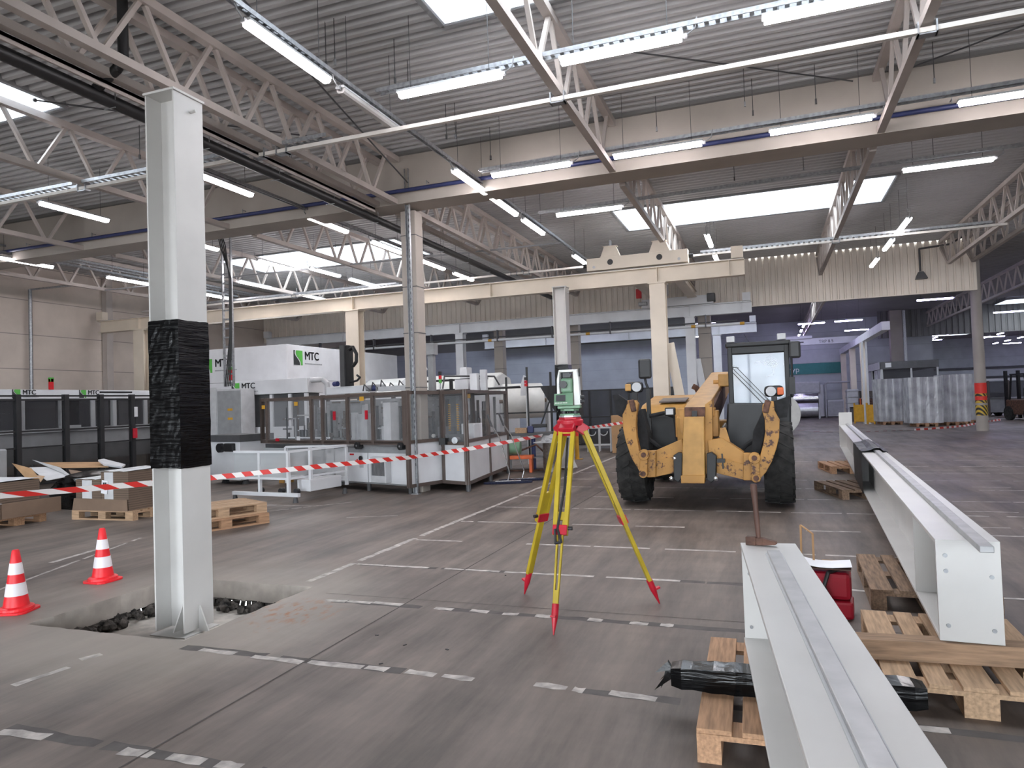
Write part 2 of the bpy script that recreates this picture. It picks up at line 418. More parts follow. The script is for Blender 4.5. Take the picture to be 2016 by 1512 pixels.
# ---- pit: concrete slab edges above, loose fill below, screeded bottom
pt = MB()
for i in range(4):
    pts = sides[i]
    for a, b_ in zip(pts, pts[1:]):
        pt.quad(a, b_, b_+Vector((0, 0, -0.17)), a+Vector((0, 0, -0.17)))
struct(pt.build('trim_1', M_conc))
lo = MB(); cx, cy = (PX0+PX1)/2, (PY0+PY1)/2
for i in range(4):
    a, b_ = Vector(cor[i]), Vector(cor[(i+1) % 4]); n_ = 16
    inn = (Vector((cx, cy, 0))-(a+b_)/2); inn.z = 0; inn.normalize()
    pr = [a.lerp(b_, k/n_)-inn*random.uniform(0.0, 0.10) for k in range(n_+1)]
    for p, q in zip(pr, pr[1:]):
        lo.quad(p+Vector((0, 0, -.16)), q+Vector((0, 0, -.16)), q+Vector((0, 0, PZ-.02))+inn*random.uniform(0, .05), p+Vector((0, 0, PZ-.02))+inn*random.uniform(0, .05))
for a in ((PX0-.25, PX1+.25, PY0-.25, PY0+.0), (PX0-.25, PX1+.25, PY1, PY1+.25), (PX0-.25, PX0, PY0-.25, PY1+.25), (PX1, PX1+.25, PY0-.25, PY1+.25)):
    lo.bx(*a, -.172, -.162)
struct(lo.build('trim_2', M_rubble))
struct(MB().bx(PX0-.12, PX1+.12, PY0-.12, PY1+.12, PZ-.03, PZ).build('trim_8', M_dust))
rb = MB()
for k in range(150):
    if k < 110: px, py = PX0+random.uniform(-.03, .13), PY0+random.uniform(.05, 1.4)
    else: px, py = PX0+.2+random.uniform(0, 1.3), PY1-random.uniform(.0, .12)
    r = random.uniform(.015, .055)
    g = bmesh.ops.create_icosphere(rb.bm, subdivisions=1, radius=r)
    for v in g['verts']: v.co *= random.uniform(.7, 1.25)
    bmesh.ops.transform(rb.bm, matrix=Matrix.Translation((px, py, PZ+r*.5+random.uniform(0, .05))), verts=g['verts'])
o = rb.build('rubble', M_rubble); tag(o, 'dark broken rubble heaped along the sides of the floor pit', 'rubble', kind='stuff')

# ---- painted floor lines, worn through in places, on darker ghosts of old tape
M_line = mat('worn_white_line', '#aca5a0', 0.7, var=0.2, scale=12)
M_ghost = mat('old_tape_ghost', '#544f4d', 0.8, var=0.14, scale=8)
mk, gh = MB(), MB()
def worn(a, b, wd, keep, z=0.0012, mbd=mk, lmin=.15, lmax=.9):
    a, b = Vector((a[0], a[1], 0)), Vector((b[0], b[1], 0)); L = (b-a).length; d = (b-a)/L; nrm = Vector((-d.y, d.x, 0)); t = 0
    while t < L:
        l = min(random.uniform(lmin, lmax), L-t)
        if random.random() < keep and l > 0.05:
            n_ = max(3, int(l/.09)); up, dn = [], []
            for k in range(n_+1):
                s = t+l*k/n_; e = wd/2*(1-random.uniform(0, .45)); e2 = wd/2*(1-random.uniform(0, .45))
                up.append(a+d*s+nrm*e+Vector((0, 0, z))); dn.append(a+d*s-nrm*e2+Vector((0, 0, z)))
            mbd.face(up+list(reversed(dn)))
        t += l+random.uniform(.0, .18)
LY = [2.50, 3.70, 4.91, 6.12, 7.38, 8.66, 9.95, 11.2, 12.45, 13.7, 14.95, 16.2, 17.5]
KEEP = [0, 0, 0, .7, .9, .9, .85, .8, .7, .7, .6, .6, .5]
for i, y in enumerate(LY):
    if i > 2: worn((-3.95, y), (9.0, y), .065, KEEP[i])
    else: worn((-.4, y), (9.0, y), .07, .45, lmin=.1, lmax=.4)
    if i < 4: worn(((-5.2, -3.75, -3.4, -3.9)[i], y), (9.0, y), .10, .85, .0006, gh)
# the nearest lines have worn down to these pieces
for pieces in (((0, 1440, 92, 1452), (240, 1478, 300, 1486), (332, 1490, 402, 1500), (428, 1504, 474, 1511)),
               ((395, 1279, 462, 1287), (498, 1292, 596, 1304), (608, 1303, 714, 1314), (722, 1313, 762, 1319), (800, 1322, 856, 1330), (872, 1330, 932, 1338), (1053, 1347, 1116, 1355), (1128, 1357, 1150, 1360), (1200, 1364, 1292, 1378)),
               ((640, 1181, 682, 1184), (684, 1184, 732, 1187), (735, 1186, 792, 1191), (856, 1197, 892, 1200), (926, 1202, 962, 1205), (990, 1208, 1020, 1210), (1054, 1212, 1086, 1214), (1158, 1219, 1186, 1222), (1240, 1226, 1276, 1229), (1300, 1230, 1326, 1232)),
               ((26, 1350, 136, 1314), (158, 1299, 200, 1288), (0, 1359, 12, 1356), (100, 1108, 190, 1082))):
    for x0, y0, x1, y1 in pieces:
        p, q = at(x0, y0, Z=0), at(x1, y1, Z=0); worn((p.x, p.y), (q.x, q.y), .078, 1.0, lmin=3, lmax=3)
for k in range(26):          # old dashes beyond the machine
    y = random.uniform(9, 24); x = random.uniform(2, 9); worn((x, y), (x+random.uniform(.5, 1.6), y), .05, .8)
worn((-4.0, 5.4), (-4.05, 19.5), .09, .95, lmin=.6, lmax=2.2)
worn((-6.7, 4.4), (-7.62, 6.85), .05, .8); worn((-9.5, 7.2), (-4.3, 9.3), .05, .45)
worn((-8.8, 9.6), (-6.8, 9.75), .05, .8); worn((-11, 8.9), (-7.4, 9.1), .05, .6); worn((-7.5, 9.0), (-6.6, 10.2), .06, .9)
struct(mk.build('floor_marking', M_line)); struct(gh.build('floor_marking', M_ghost))
jt = MB()
M_joint = mat('joint_sealant', '#4b4643', 0.9, var=0.15)
def strip(a, b, wd, z=.0018):
    a, b = Vector((a[0], a[1], z)), Vector((b[0], b[1], z)); d = (b-a).normalized(); nn = Vector((-d.y, d.x, 0))*wd/2
    jt.quad(a+nn, b+nn, b-nn, a-nn)
strip((-2.76, -2), (-2.8, 24), .012)
strip((-3.6, 5.09), (9, 5.13), .006)
struct(jt.build('floor_joint', M_joint))

# ---- roof deck: trapezoidal sheet, ribs along X, with the rooflight openings left out
def deck(name, x0, x1, y0, y1, z, pitch, dep, holes, m):
    mb = MB(); ys = []; y = y0
    while y < y1-1e-6:
        for dy, dz in ((0, 0), (.36, 0), (.5, dep), (.86, dep)):
            if y+dy*pitch < y1: ys.append((y+dy*pitch, z+dz))
        y += pitch
    ys.append((y1, z))
    for (ya, za), (yb, zb) in zip(ys, ys[1:]):
        spans = [(x0, x1)]
        for hx0, hx1, hy0, hy1 in holes:
            if ya >= hy0-1e-6 and yb <= hy1+pitch*.5:
                spans = [s for (a, b) in spans for s in ((a, min(b, hx0)), (max(a, hx1), b)) if s[1]-s[0] > .01]
        for a, b in spans:
            mb.quad((a, ya, za), (b, ya, za), (b, yb, zb), (a, yb, zb))
    return struct(mb.build(name, m))
ZD = 6.16
H1 = [(-15.3, -9.62, 5.2, 7.4), (-3.48, 2.6, 5.4, 7.62)]
H2 = [(-15.4, -9.45, 16.9, 19.05), (-3.4, 2.72, 16.9, 19.05)]
H0 = [(9.0, 15.1, 5.4, 7.62), (9.0, 15.1, 16.9, 19.05), (20, 26, 5.4, 7.62)]
deck('ceiling', XL, XR, YN, Y1, ZD, .185, .07, H1+[h for h in H0 if h[3] < 10], M_deck)
deck('ceiling', XL, XR, Y1, Y2, ZD, .185, .05, H2+[h for h in H0 if h[3] > 10], M_deck)
H3 = [(-14, -8, 27.5, 29.7), (-5, 1, 27.5, 29.7), (12, 18, 60, 62.2), (22, 28, 66, 68.2), (22, 28, 44, 46.2), (-14, -8, 36, 38.2), (0, 6, 36, 38.2), (12, 18, 33, 35.2), (12, 18, 44, 46.2), (20, 26, 55, 57.2), (10, 16, 68, 70.2)]  # rooflights added over the farther hall to brighten it
deck('ceiling', XL, XR, Y2, Y3, 6.3, .3, .05, H3, M_deck2)
def rooflight(k, x0, x1, y0, y1):
    mb = MB(); h = .62; z = ZD-.02
    for a in ((x0, x1, y0-.03, y0), (x0, x1, y1, y1+.03), (x0-.03, x0, y0-.03, y1+.03), (x1, x1+.03, y0-.03, y1+.03)):
        mb.bx(*a, z, z+h)
    o = mb.build('window_%d' % k, M_upst); struct(o)
    fr = MB()
    for a in ((x0-.06, x1+.06, y0-.09, y0-.031), (x0-.06, x1+.06, y1+.031, y1+.09), (x0-.09, x0-.031, y0-.06, y1+.06), (x1+.031, x1+.09, y0-.06, y1+.06)):
        fr.bx(*a, z-.01, z+.12)
    fr.build('trim', M_grey, o)
    pn = MB(); n_ = 6
    for i in range(n_):         # low arched dome
        t0, t1 = i/n_, (i+1)/n_
        f = lambda t: z+h+.25*math.sin(PI*t)
        pn.quad((x0, y0+(y1-y0)*t0, f(t0)), (x1, y0+(y1-y0)*t0, f(t0)), (x1, y0+(y1-y0)*t1, f(t1)), (x0, y0+(y1-y0)*t1, f(t1)))
    pn.build('pane', M_pane, o, smooth=True)
    l = bpy.data.lights.new('portal_%d' % k, 'AREA'); l.shape = 'RECTANGLE'; l.size = x1-x0; l.size_y = y1-y0
    l.cycles.is_portal = True
    lo_ = bpy.data.objects.new('portal_%d' % k, l); C.objects.link(lo_); lo_.location = ((x0+x1)/2, (y0+y1)/2, z+h*.9)
for k, hh in enumerate(H1+H2+H0+H3): rooflight(k+1, *hh)

# ---- walls
def wall(name, x0, x1, y0, y1, z0, z1, m): return struct(MB().bx(x0, x1, y0, y1, z0, z1).build(name, m))
wall('wall_left', XL-.2, XL, YN, Y3, 0, 6.5, M_wallL)
wall('wall_right', XR, XR+.2, YN, Y3, 0, 6.5, M_wallB)
# the wall behind the camera, with a gateway to the yard and two more added for fill light
for x0, x1, z0, z1 in ((XL, -13, 0, 6.5), (-8.5, -3.2, 0, 6.5), (1.5, 5, 0, 6.5), (9.6, XR, 0, 6.5), (-13, -8.5, 4.1, 6.5), (-3.2, 1.5, 4.1, 6.5), (5, 9.6, 4.1, 6.5)):
    wall('wall_front', x0, x1, YN-.2, YN, z0, z1, M_wallB)
wall('trim_6', -.78, -.70, YN-.15, YN-.05, 0, 4.1, M_dgrey)
wall('trim_7', XL, XR, YN-30, YN-.2, -.05, -.01, M_conc)
for k, xc in enumerate((-.85, -10.75, 7.3)):
    l = bpy.data.lights.new('gate_portal_%d' % k, 'AREA'); l.shape = 'RECTANGLE'; l.size = 4.6; l.size_y = 4.1; l.cycles.is_portal = True
    lo_ = bpy.data.objects.new('gate_portal_%d' % k, l); C.objects.link(lo_); lo_.location = (xc, YN-.1, 2.05); lo_.rotation_euler = (PI/2, 0, 0)
wall('wall_back', XL, XR, Y3, Y3+.2, 0, 6.5, M_wallB)
def corrugated(name, x0, x1, y, z0, z1, pitch, dep, m, kind=True):
    mb = MB(); xs = []; x = x0
    while x < x1-1e-6:
        for d, o_ in ((0, 0), (.60, 0), (.70, dep), (.90, dep)):
            if x+d*pitch < x1: xs.append((x+d*pitch, y+o_))
        x += pitch
    xs.append((x1, y))
    for (a, ya), (b, yb) in zip(xs, xs[1:]):
        mb.quad((a, ya, z0), (b, yb, z0), (b, yb, z1), (a, ya, z1))
    mb.bx(x0, x1, y-.012, y+.05, z0-.03, z0)
    return struct(mb.build(name, m))
corrugated('wall_cladding', XL, 6.02, Y2, 4.56, 6.4, .205, .035, M_clad)
wall('trim_3', 5.98, 6.06, Y2-.03, Y2+.1, 4.53, 6.4, M_clad)
corrugated('wall_cladding', 6.2, XR, 47, 4.7, 6.5, .3, .05, M_clad_d)
# partition across the farther hall
wall('wall_partition', XL, 9.6, 50, 50.2, 0, 6.4, M_wallB)
wall('wall_partition', XL, -3.4, 33.2, 33.4, 0, 4.3, M_wallBl)
wall('wall_partition', XL, -3.4, 33.2, 33.4, 4.3, 6.4, M_clad_d)  # dark-coloured band stands in for the darkness under the roof there
# ---- deep concrete girder between the two bays
g = MB(); g.bx(XL, XR, Y1-.05, Y1+.30, 5.42, 6.1); g.bx(XL, XR, Y1-.16, Y1+.40, 5.2, 5.40)
struct(g.build('trim_4', M_girder))
struct(MB().bx(XL, XR, Y1-.12, Y1+.34, 6.1, 6.3).build('trim_5', M_clad_d))

# ================================================================== ROOF TRUSSES
ZB, ZT = 5.25, 6.04
def truss(label, x, y0, y1, first, pitch, slope_in=False, slope_out=False):
    r = thing('roof_truss', label, 'roof truss', (x, 0, 0), 0, 'steel roof trusses')
    n0 = math.ceil((y0+.25-first)/pitch); nodes = []
    k = n0
    while first+k*pitch < y1-.3: nodes.append(first+k*pitch); k += 1
    MB().bar((0, y0, ZT), (0, y1, ZT), .11, .10).build('top_chord', M_truss, r)
    a, b = (nodes[0], nodes[-1])
    bc = MB()
    bc.bar((0, a if slope_in else y0, ZB), (0, b if slope_out else y1, ZB), .10, .09)
    if slope_in: bc.bar((0, a, ZB), (0, y0+.05, ZT-.15), .10, .09)
    if slope_out: bc.bar((0, b, ZB), (0, y1-.05, ZT-.15), .10, .09)
    bc.build('bottom_chord', M_truss, r)
    for i, y in enumerate(nodes):
        for s in (-1, 1):
            ty = y+s*pitch/2
            if ty < y0+.02 or ty > y1-.02: continue
            MB().bar((0, y+s*.05, ZB+.04), (0, ty-s*.04, ZT-.05), .05, .05).build('diagonal', M_truss, r)
    return r
where = [(-17.9, 'nearest the left wall'), (-13.9, 'second from the left wall'), (-9.95, 'third from the left wall'), (-6.55, 'right over the black pipe'),
         (-6.18, 'beside the black pipe towards the lamps'), (-2.22, 'crossing the perforated lamp tray in mid-hall'), (1.63, 'at the upper right, past the mid-hall truss')]
for x, s in where:
    truss('lattice roof truss of the near bay, '+s, x, YN+.1, Y1-.06, 5.19, 1.03)
for x, s in where+[(5.1, 'by the open end of the cladding'), (5.72, 'outermost, past the cladding end'), (9.6, 'deep in the open side of the hall')]:
    s = s.replace('crossing the perforated lamp tray in mid-hall', 'behind the cream crane carriage').replace('at the upper right, past the mid-hall truss', 'crossing the end of the big rooflight')
    truss('lattice roof truss of the far bay, '+s, x, Y1+.34, Y2-.25, 12.92, .99, True, True)

# ================================================================== PIPES, RAILS AND TRAYS UNDER THE ROOF
def clip_ring(mb, x, y, z, r):
    mb.bar((x-r, y, z), (x-r, y, z+.16), .008); mb.bar((x+r, y, z), (x+r, y, z+.16), .008); mb.bar((x-r, y, z-r), (x+r, y, z-r), .008)
t = thing('drain_pipe', 'thick black drain pipe slung under the paired trusses', 'pipe', (-6.78, 0, 5.08))
p = MB(); p.tube((0, YN+.2, 0), (0, Y1-.2, 0), .075, 16); p.tube((0, Y1-.2, 0), (0, 24.6, .0), .07, 16); p.build('pipe', M_plastic_b, t, smooth=True)
c_ = MB()
for k in range(20): clip_ring(c_, 0, -4+1.4*k, 0, .085)
c_.build('hanger', M_galv, t)
d_ = MB(); d_.path([(.42, 5.62, 1.0), (.42, 5.62, .34), (.33, 5.62, .22), (.02, 5.62, .06)], .055, 14); d_.build('downpipe', M_plastic_b, t, smooth=True)
t = thing('flat_channel', 'pale steel channel running beside the black drain pipe', 'channel', (-6.62, 0, 5.16))
MB().bx(-.05, .05, YN+.2, Y1-.2, -.02, .02).build('web', M_truss, t)
MB().bx(.035, .05, YN+.2, Y1-.2, -.06, .02).build('flange', M_truss, t)
t = thing('service_pipe', 'dark blue pipe along the face of the concrete girder', 'pipe', (0, Y1-.25, 5.40))
MB().tube((XL+.2, 0, 0), (XR-.2, 0, 0), .035, 12).build('pipe', M_blue, t, smooth=True)
c_ = MB()
for k in range(24): c_.bar((XL+1+2*k, .0, -.04), (XL+1+2*k, .0, .12), .012); c_.bar((XL+1+2*k, 0, .1), (XL+1+2*k, .1, .1), .012)
c_.build('bracket', M_galv, t)
def purlin(name, label, y, z, x0, x1, tray=None):
    t = thing(name, label, 'rail', (0, y, z))
    MB().bx(x0, x1, -.03, .03, -.026, .026).build('rail', M_tie, t, bevel=.004)
    for tx in [q for q, _ in where]+[5.1]:
        if x0 < tx < x1:
            cl = MB(); cl.bx(tx-.09, tx+.09, -.05, .05, -.055, -.04); cl.bx(tx-.09, tx-.075, -.05, .05, -.055, .08); cl.bx(tx+.075, tx+.09, -.05, .05, -.055, .08); cl.build('clamp', M_galv, t)
    if tray:
        for xa, xb in tray:
            tr = MB()
            tr.bx(xa, xb, -.12, -.11, .04, .09); tr.bx(xa, xb, .03, .04, .04, .09)
            n_ = int((xb-xa)/.12)
            for k in range(n_): tr.bx(xa+.12*k, xa+.12*k+.05, -.12, .04, .036, .042)
            tr.build('cable_tray', M_galv, t)
purlin('tie_rail', 'white tie rail under the near trusses, the closest to the camera', 8.02, 5.15, XL+.3, 14, [(-20, -10.05), (-9.85, -6.8), (-6.1, -5.4)])
purlin('tie_rail', 'white tie rail under the far trusses before the corrugated cladding', 18.42, 5.16, XL+.3, 5.1, [(-18, -10.2), (-1.5, 4.8)])
t = thing('bracing_bar', 'thin dark bracing bar tying the far trusses beyond the girder', 'bracing bar', (0, 15.0, 5.22))
MB().bar((-18, 0, 0), (-4.4, .7, .02), .035).build('bar', M_grey, t)
for k, (a, b, s) in enumerate([((-4.9, 4.6, 6.1), (-5.9, 11.1, 5.55), 'beside the wrapped column side of the mid-hall truss'), ((-1.9, 8.8, 6.08), (1.3, 11.1, 6.0), 'crossing above the white tie rail'),
                               ((4.6, 9.6, 6.08), (1.9, 11.1, 6.02), 'meeting the right-hand truss at the girder'), ((-9.6, 7.0, 6.08), (-6.7, 9.9, 6.05), 'behind the white column, near the left rooflight')]):
    r = thing('brace_rod', 'thin dark roof brace rod '+s, 'rod', a)
    MB().tube((0, 0, 0), Vector(b)-Vector(a), .012, 6).build('rod', M_dgrey, r)
    MB().ball((0, 0, 0), .03, 8).build('turnbuckle', M_dgrey, r)

# ---- strip lamps
def lamp_mesh(m):
    d = MB(); pr = [(-.055, .0), (-.05, -.035), (-.03, -.055), (.03, -.055), (.05, -.035), (.055, .0)]
    d.xz(pr, -.64, .64)
    return d
def make_lamp(lit=True, tube=None, hang=.92):
    t = thing('strip_light', '', 'strip light')
    lamp_mesh(None).build('diffuser', tube or (M_tube if lit else M_tubeoff), t)
    h = MB(); h.xz([(-.06, 0), (-.05, .03), (.05, .03), (.06, 0)], -.66, .66); h.build('housing', M_lgrey, t)
    for s in (-.5, .5):
        w_ = MB(); w_.tube((0, s, .03), (0, s, hang), .004, 5); w_.build('suspension_wire', M_dgrey, t)
    e = MB(); e.bx(-.02, .02, -.70, -.66, -.03, .01); e.path([(0, -.70, 0), (0, -.78, .05), (0, -.80, .16)], .008, 6); e.build('cable', M_grey, t)
    return t
L_on, L_off, L_far = make_lamp(True), make_lamp(False), make_lamp(True, M_tube_v, 1.06)
used = set()
def put(proto, x, y, z, rz, label, group):
    if proto.name not in used:
        used.add(proto.name); r = proto; r.location = (x, y, z); r.rotation_euler = (0, 0, rz)
    else: r = dup(proto, (x, y, z), rz)
    r['label'] = label; r['group'] = group; return r
def row(axis, fixed, centres, desc, group, z=5.25, off=()):
    for i, c in enumerate(centres):
        x, y = (c, fixed) if axis == 'x' else (fixed, c)
        un = i in off
        put(L_off if un else L_on, x, y, z, PI/2 if axis == 'x' else 0.0,
            ('unlit' if un else 'glowing')+' strip light, '+ORD[i]+' '+desc, group)
row('x', 7.35, [-3.33, -1.34, .74], 'from the pipe side in the row on the perforated tray', 'lamps on the perforated tray', 5.27)
row('x', 10.5, [-3.40, -1.42, .80, 3.1], 'from the pipe side in the row before the girder', 'lamps before the girder')
row('x', 13.3, [-3.15, 2.9], 'from the pipe side in the row just beyond the girder', 'lamps just beyond the girder')
row('y', -4.5, [6.0, 7.55, 10.67, 12.24, 13.98, 17.85], 'from the camera in the row beside the paired trusses', 'lamps beside the paired trusses', 5.25, (1,))
row('y', -8.1, [9.0, 11.87, 14.15, 16.5, 18.45], 'from the camera in the row passing behind the wrapped white column', 'lamps behind the white column')
row('y', -11.5, [9.1, 11.9, 14.55], 'from the camera in the third row out from the paired trusses', 'lamps of the third row')
row('y', -11.02, [15.95, 17.75], 'of two beyond the third row, near the left rooflight', 'lamps beyond the third row')
row('y', -13.8, [16.5, 19.2], 'of two above the tall white housing', 'lamps above the tall housing')
row('y', -16.15, [11.5, 14.3, 17.4], 'from the camera in the row along the left wall', 'lamps along the left wall')
row('y', -1.2, [17.2, 19.6], 'of two hanging over the end of the cream runway', 'lamps over the runway end', 5.25)
row('y', 2.97, [17.75, 19.95, 22.5], 'from the camera in the row before the cladding', 'lamps before the cladding')
for (x, y) in [(9, 4), (13, 4), (9, 10), (13, 10), (18, 6), (9, 16), (14, 16), (20, 16), (10, 22), (15, 22)]:
    put(L_on, x, y, 5.25, PI/2, 'glowing strip light in the open side of the hall', 'lamps in the open side of the hall')
far = [(2.2, 40.2), (3.95, 40), (11.2, 40.9), (10.95, 55.3), (11.55, 60.3), (14.85, 54.8), (15.5, 60.2), (19.5, 70.8), (22, 74), (10.5, 50), (-6, 38), (-12, 38), (-6, 46), (6.5, 33), (12, 33), (17, 45.3), (20, 55), (24, 62), (17, 38), (-16, 29), (-8, 29), (-1, 29), (5, 29), (12, 28), (-3, 36), (18, 28), (24, 40), (-4, 44), (5, 46.4)]  # several of these lamps are added to brighten the farther hall
for i, (x, y) in enumerate(far):
    put(L_far, x, y, 5.25, PI/2, 'glowing bluish strip light, '+('over the hall behind the cladding' if x < 9 else 'in the deep hall beyond the round column'), 'far bluish lamps '+('behind the cladding' if x < 9 else 'beyond the round column'))
for i, (x, y, n_) in enumerate([(1.9, 42, 3), (11.4, 52, 4), (15.3, 58, 3), (18.2, 64, 3)]):
    for k in range(n_):
        put(L_far, x+.0*k, y+3.2*k, 5.3, 0, 'glowing strip light in a lengthwise row far off, '+['over the hall behind the cladding', 'just past the round column', 'deep past the round column', 'deepest past the round column'][i], 'far lengthwise lamps %s' % ['a', 'b', 'c', 'd'][i])
# trays that carry the lamps
def tray(label, a, b, wd=.10):
    a, b = Vector(a), Vector(b); t = thing('lamp_tray', label, 'cable tray', a); d = b-a; L = d.length; u = d/L; nn = Vector((-u.y, u.x, 0))
    m1 = MB(); m1.bar(nn*wd/2, d+nn*wd/2, .012, .05); m1.bar(-nn*wd/2, d-nn*wd/2, .012, .05); m2 = m1; k = 0
    while k*.11 < L: p_ = u*(k*.11); m2.bar(p_+nn*wd/2, p_-nn*wd/2, .045, .006); k += 1
    m2.build('perforated_tray', M_galv, t)
tray('perforated steel tray carrying the row of lamps nearest overhead', (-4.3, 7.42, 5.38), (6, 7.34, 5.38))
tray('perforated steel tray carrying the lamps before the girder', (-4.3, 10.62, 5.38), (6, 10.45, 5.38))
tray('steel tray carrying the lamps just beyond the girder', (-4.2, 13.42, 5.36), (6, 13.1, 5.36), .06)
tray('dark steel tray carrying the lamps beside the paired trusses', (-4.5, 4.2, 5.36), (-4.5, 19.2, 5.36), .06)
tray('dark steel tray carrying the lamps behind the white column', (-8.1, 8.0, 5.36), (-8.02, 19.5, 5.36), .06)
tray('steel tray carrying the row of lamps along the left wall', (-16.1, 8, 5.36), (-16.2, 18.5, 5.36), .06)
tray('wide cable ladder running above the left wall lamps', (-16.6, 7, 5.6), (-16.6, 24, 5.6), .3)

# ================================================================== NEW WHITE COLUMNS
def wrap_mesh(hx, hy, z0, z1, jit, nz=26, nside=10):
    mb = MB(); bm = mb.bm; rings = []
    per = []
    for (ax, ay), (bx_, by_) in (((-hx, -hy), (hx, -hy)), ((hx, -hy), (hx, hy)), ((hx, hy), (-hx, hy)), ((-hx, hy), (-hx, -hy))):
        for k in range(nside): per.append((ax+(bx_-ax)*k/nside, ay+(by_-ay)*k/nside))
    for i in range(nz+1):
        z = z0+(z1-z0)*i/nz; ring = []
        for j, (x, y) in enumerate(per):
            o = 1+random.uniform(0, jit)*.5+jit*.3*math.sin(i*.9+j*.35)
            edge = (0.004 if i in (0, nz) else 0.0)*math.sin(j*.35)+(random.uniform(-.002, .002) if i in (0, nz) else 0)
            ring.append(bm.verts.new((x*o, y*o, z+edge)))
        rings.append(ring)
    n = len(per)
    for A, B in zip(rings, rings[1:]):
        for k in range(n): bm.faces.new((A[k], A[(k+1) % n], B[(k+1) % n], B[k]))
    return mb
def column(label, x, y, zb, zt, wz0, wz1, hx=.155, hy=.16):
    t = thing('steel_column', label, 'column', (x, y, zb)); h = zt-zb
    sh = MB(); tf = .016
    sh.bx(-hx, -hx+tf, -hy, hy, .03, h); sh.bx(hx-tf, hx, -hy, hy, .03, h); sh.bx(-hx+tf, hx-tf, -.006, .006, .03, h)
    sh.build('shaft', M_white, t, bevel=.003)
    MB().bx(-hx-.012, hx+.012, -hy-.012, hy+.012, h, h+.02).build('cap_plate', M_white, t, bevel=.003)
    MB().bx(-hx-.03, hx+.03, -hy-.03, hy+.03, 0, .010).build('base_plate', M_white, t, bevel=.003)
    for a in ((hx, .0, .012, 0),):
        MB().xz([(hx, .01), (hx+.10, .01), (hx+.012, .22), (hx, .22)], a[1]-.006, a[1]+.006).build('gusset', M_white, t)
    MB().yz([(-.006, .03), (-hy, .03), (-.02, .30)], .03, .042).build('gusset', M_white, t)
    MB().tube((hx, .03, h-.12), (hx+.05, .03, h-.115), .012, 8).build('bolt_or_hole', M_white, t)
    wrap_mesh(hx+.006, hy+.006, wz0-zb, wz1-zb, .02).build('film_wrap', M_film_b, t)
    return t
column('tall white steel column with black film round its middle, standing in the floor pit', -4.675, 4.63, PZ, 4.24, 1.115, 2.335)
column('white steel column with black film, behind the survey instrument by the cream runway', -4.54, 16.0, 0, 4.24, 1.04, 2.42)

# ================================================================== WHITE CRANE GIRDERS ON THE FLOOR
def isec(w, h, tf, tw, y0, y1):
    m = MB(); m.bx(-w/2, w/2, y0, y1, 0, tf); m.bx(-w/2, w/2, y0, y1, h-tf, h); m.bx(-tw/2, tw/2, y0, y1, tf, h-tf); return m
GH, GW, GZ = .52, .275, .25
t = thing('crane_girder', 'white steel girder with a flat rail, nearest the camera, a hammer on its end', 'steel girder', (-.044, 3.965, GZ), math.radians(5.46))
isec(GW, GH, .022, .014, -6.2, 0).build('body', M_white, t, bevel=.003)
MB().bx(-.028, .032, -6.2, -.27, GH, GH+.02).build('rail', M_rail, t, bevel=.004)
wl = MB(); wl.bx(-.036, -.028, -6.2, -.27, GH, GH+.006); wl.bx(.032, .04, -6.2, -.27, GH, GH+.006); wl.build('weld_seam', M_lgrey, t)
MB().bx(-GW/2+.004, GW/2-.004, -.012, -.002, .022, GH-.022).build('end_plate', M_white, t)
for z in (.08, .36):
    MB().tube((-.10, -.016, z), (-.10, -.011, z), .009, 10).build('bolt_or_hole', M_grey, t)  # flat grey discs stand in for the dark bolt holes in the plate
t = thing('crane_girder', 'long white steel girder with black film round it, lying away towards the far hall', 'steel girder', (.915, 4.2, GZ), math.radians(-3.0))
isec(GW+.01, GH, .022, .014, 0.02, 14.6).build('body', M_white, t, bevel=.003)
ep = MB(); ep.bx(-.1425, .1425, 0, .02, 0, GH); ep.build('end_plate', M_white, t, bevel=.002)
for x, z in ((-.10, .44), (-.10, .36), (.10, .34), (-.10, .08), (.10, .07)):
    MB().tube((x, -.004, z), (x, .0, z), .011, 10).build('bolt_or_hole', M_galv, t)
MB().bx(-.0, .06, -.30, 14.4, GH, GH+.032).build('rail', M_rail, t, bevel=.004)
for y in (.9, 7.0, 7.6, 13.9):
    MB().bx(-.1425, -.007, y, y+.012, .022, GH-.022).build('stiffener', M_white, t)
MB().bx(-.1425, .1425, 14.4, 14.42, GH, GH+.30).build('end_stop', M_white, t)
MB().bx(-.1425, .1425, 14.6, 14.62, 0, GH).build('end_plate', M_white, t)
fw = wrap_mesh(.152, .55, .0, .0, 0)      # film round the girder, wound over the rail
fw.bm.free(); fw = MB(); n_ = 26
ring = []
for i in range(13):
    y = 5.85+1.95*i/12; r_ = []
    pr = [(-.152, -.01), (-.155, .15), (-.154, .35), (-.152, GH+.008), (-.05, GH+.016), (0, GH+.05), (.06, GH+.05), (.10, GH+.018), (.152, GH+.008), (.155, .3), (.153, -.01)]
    for (x, z) in pr: r_.append(fw.bm.verts.new((x*(1+random.uniform(-.02, .03)), y+random.uniform(-.03, .03), z+random.uniform(-.004, .014))))
    ring.append(r_)
for A, B in zip(ring, ring[1:]):
    for k in range(len(A)): fw.bm.faces.new((A[k], A[(k+1) % len(A)], B[(k+1) % len(A)], B[k]))
fw.build('film_wrap', M_film_g, t)
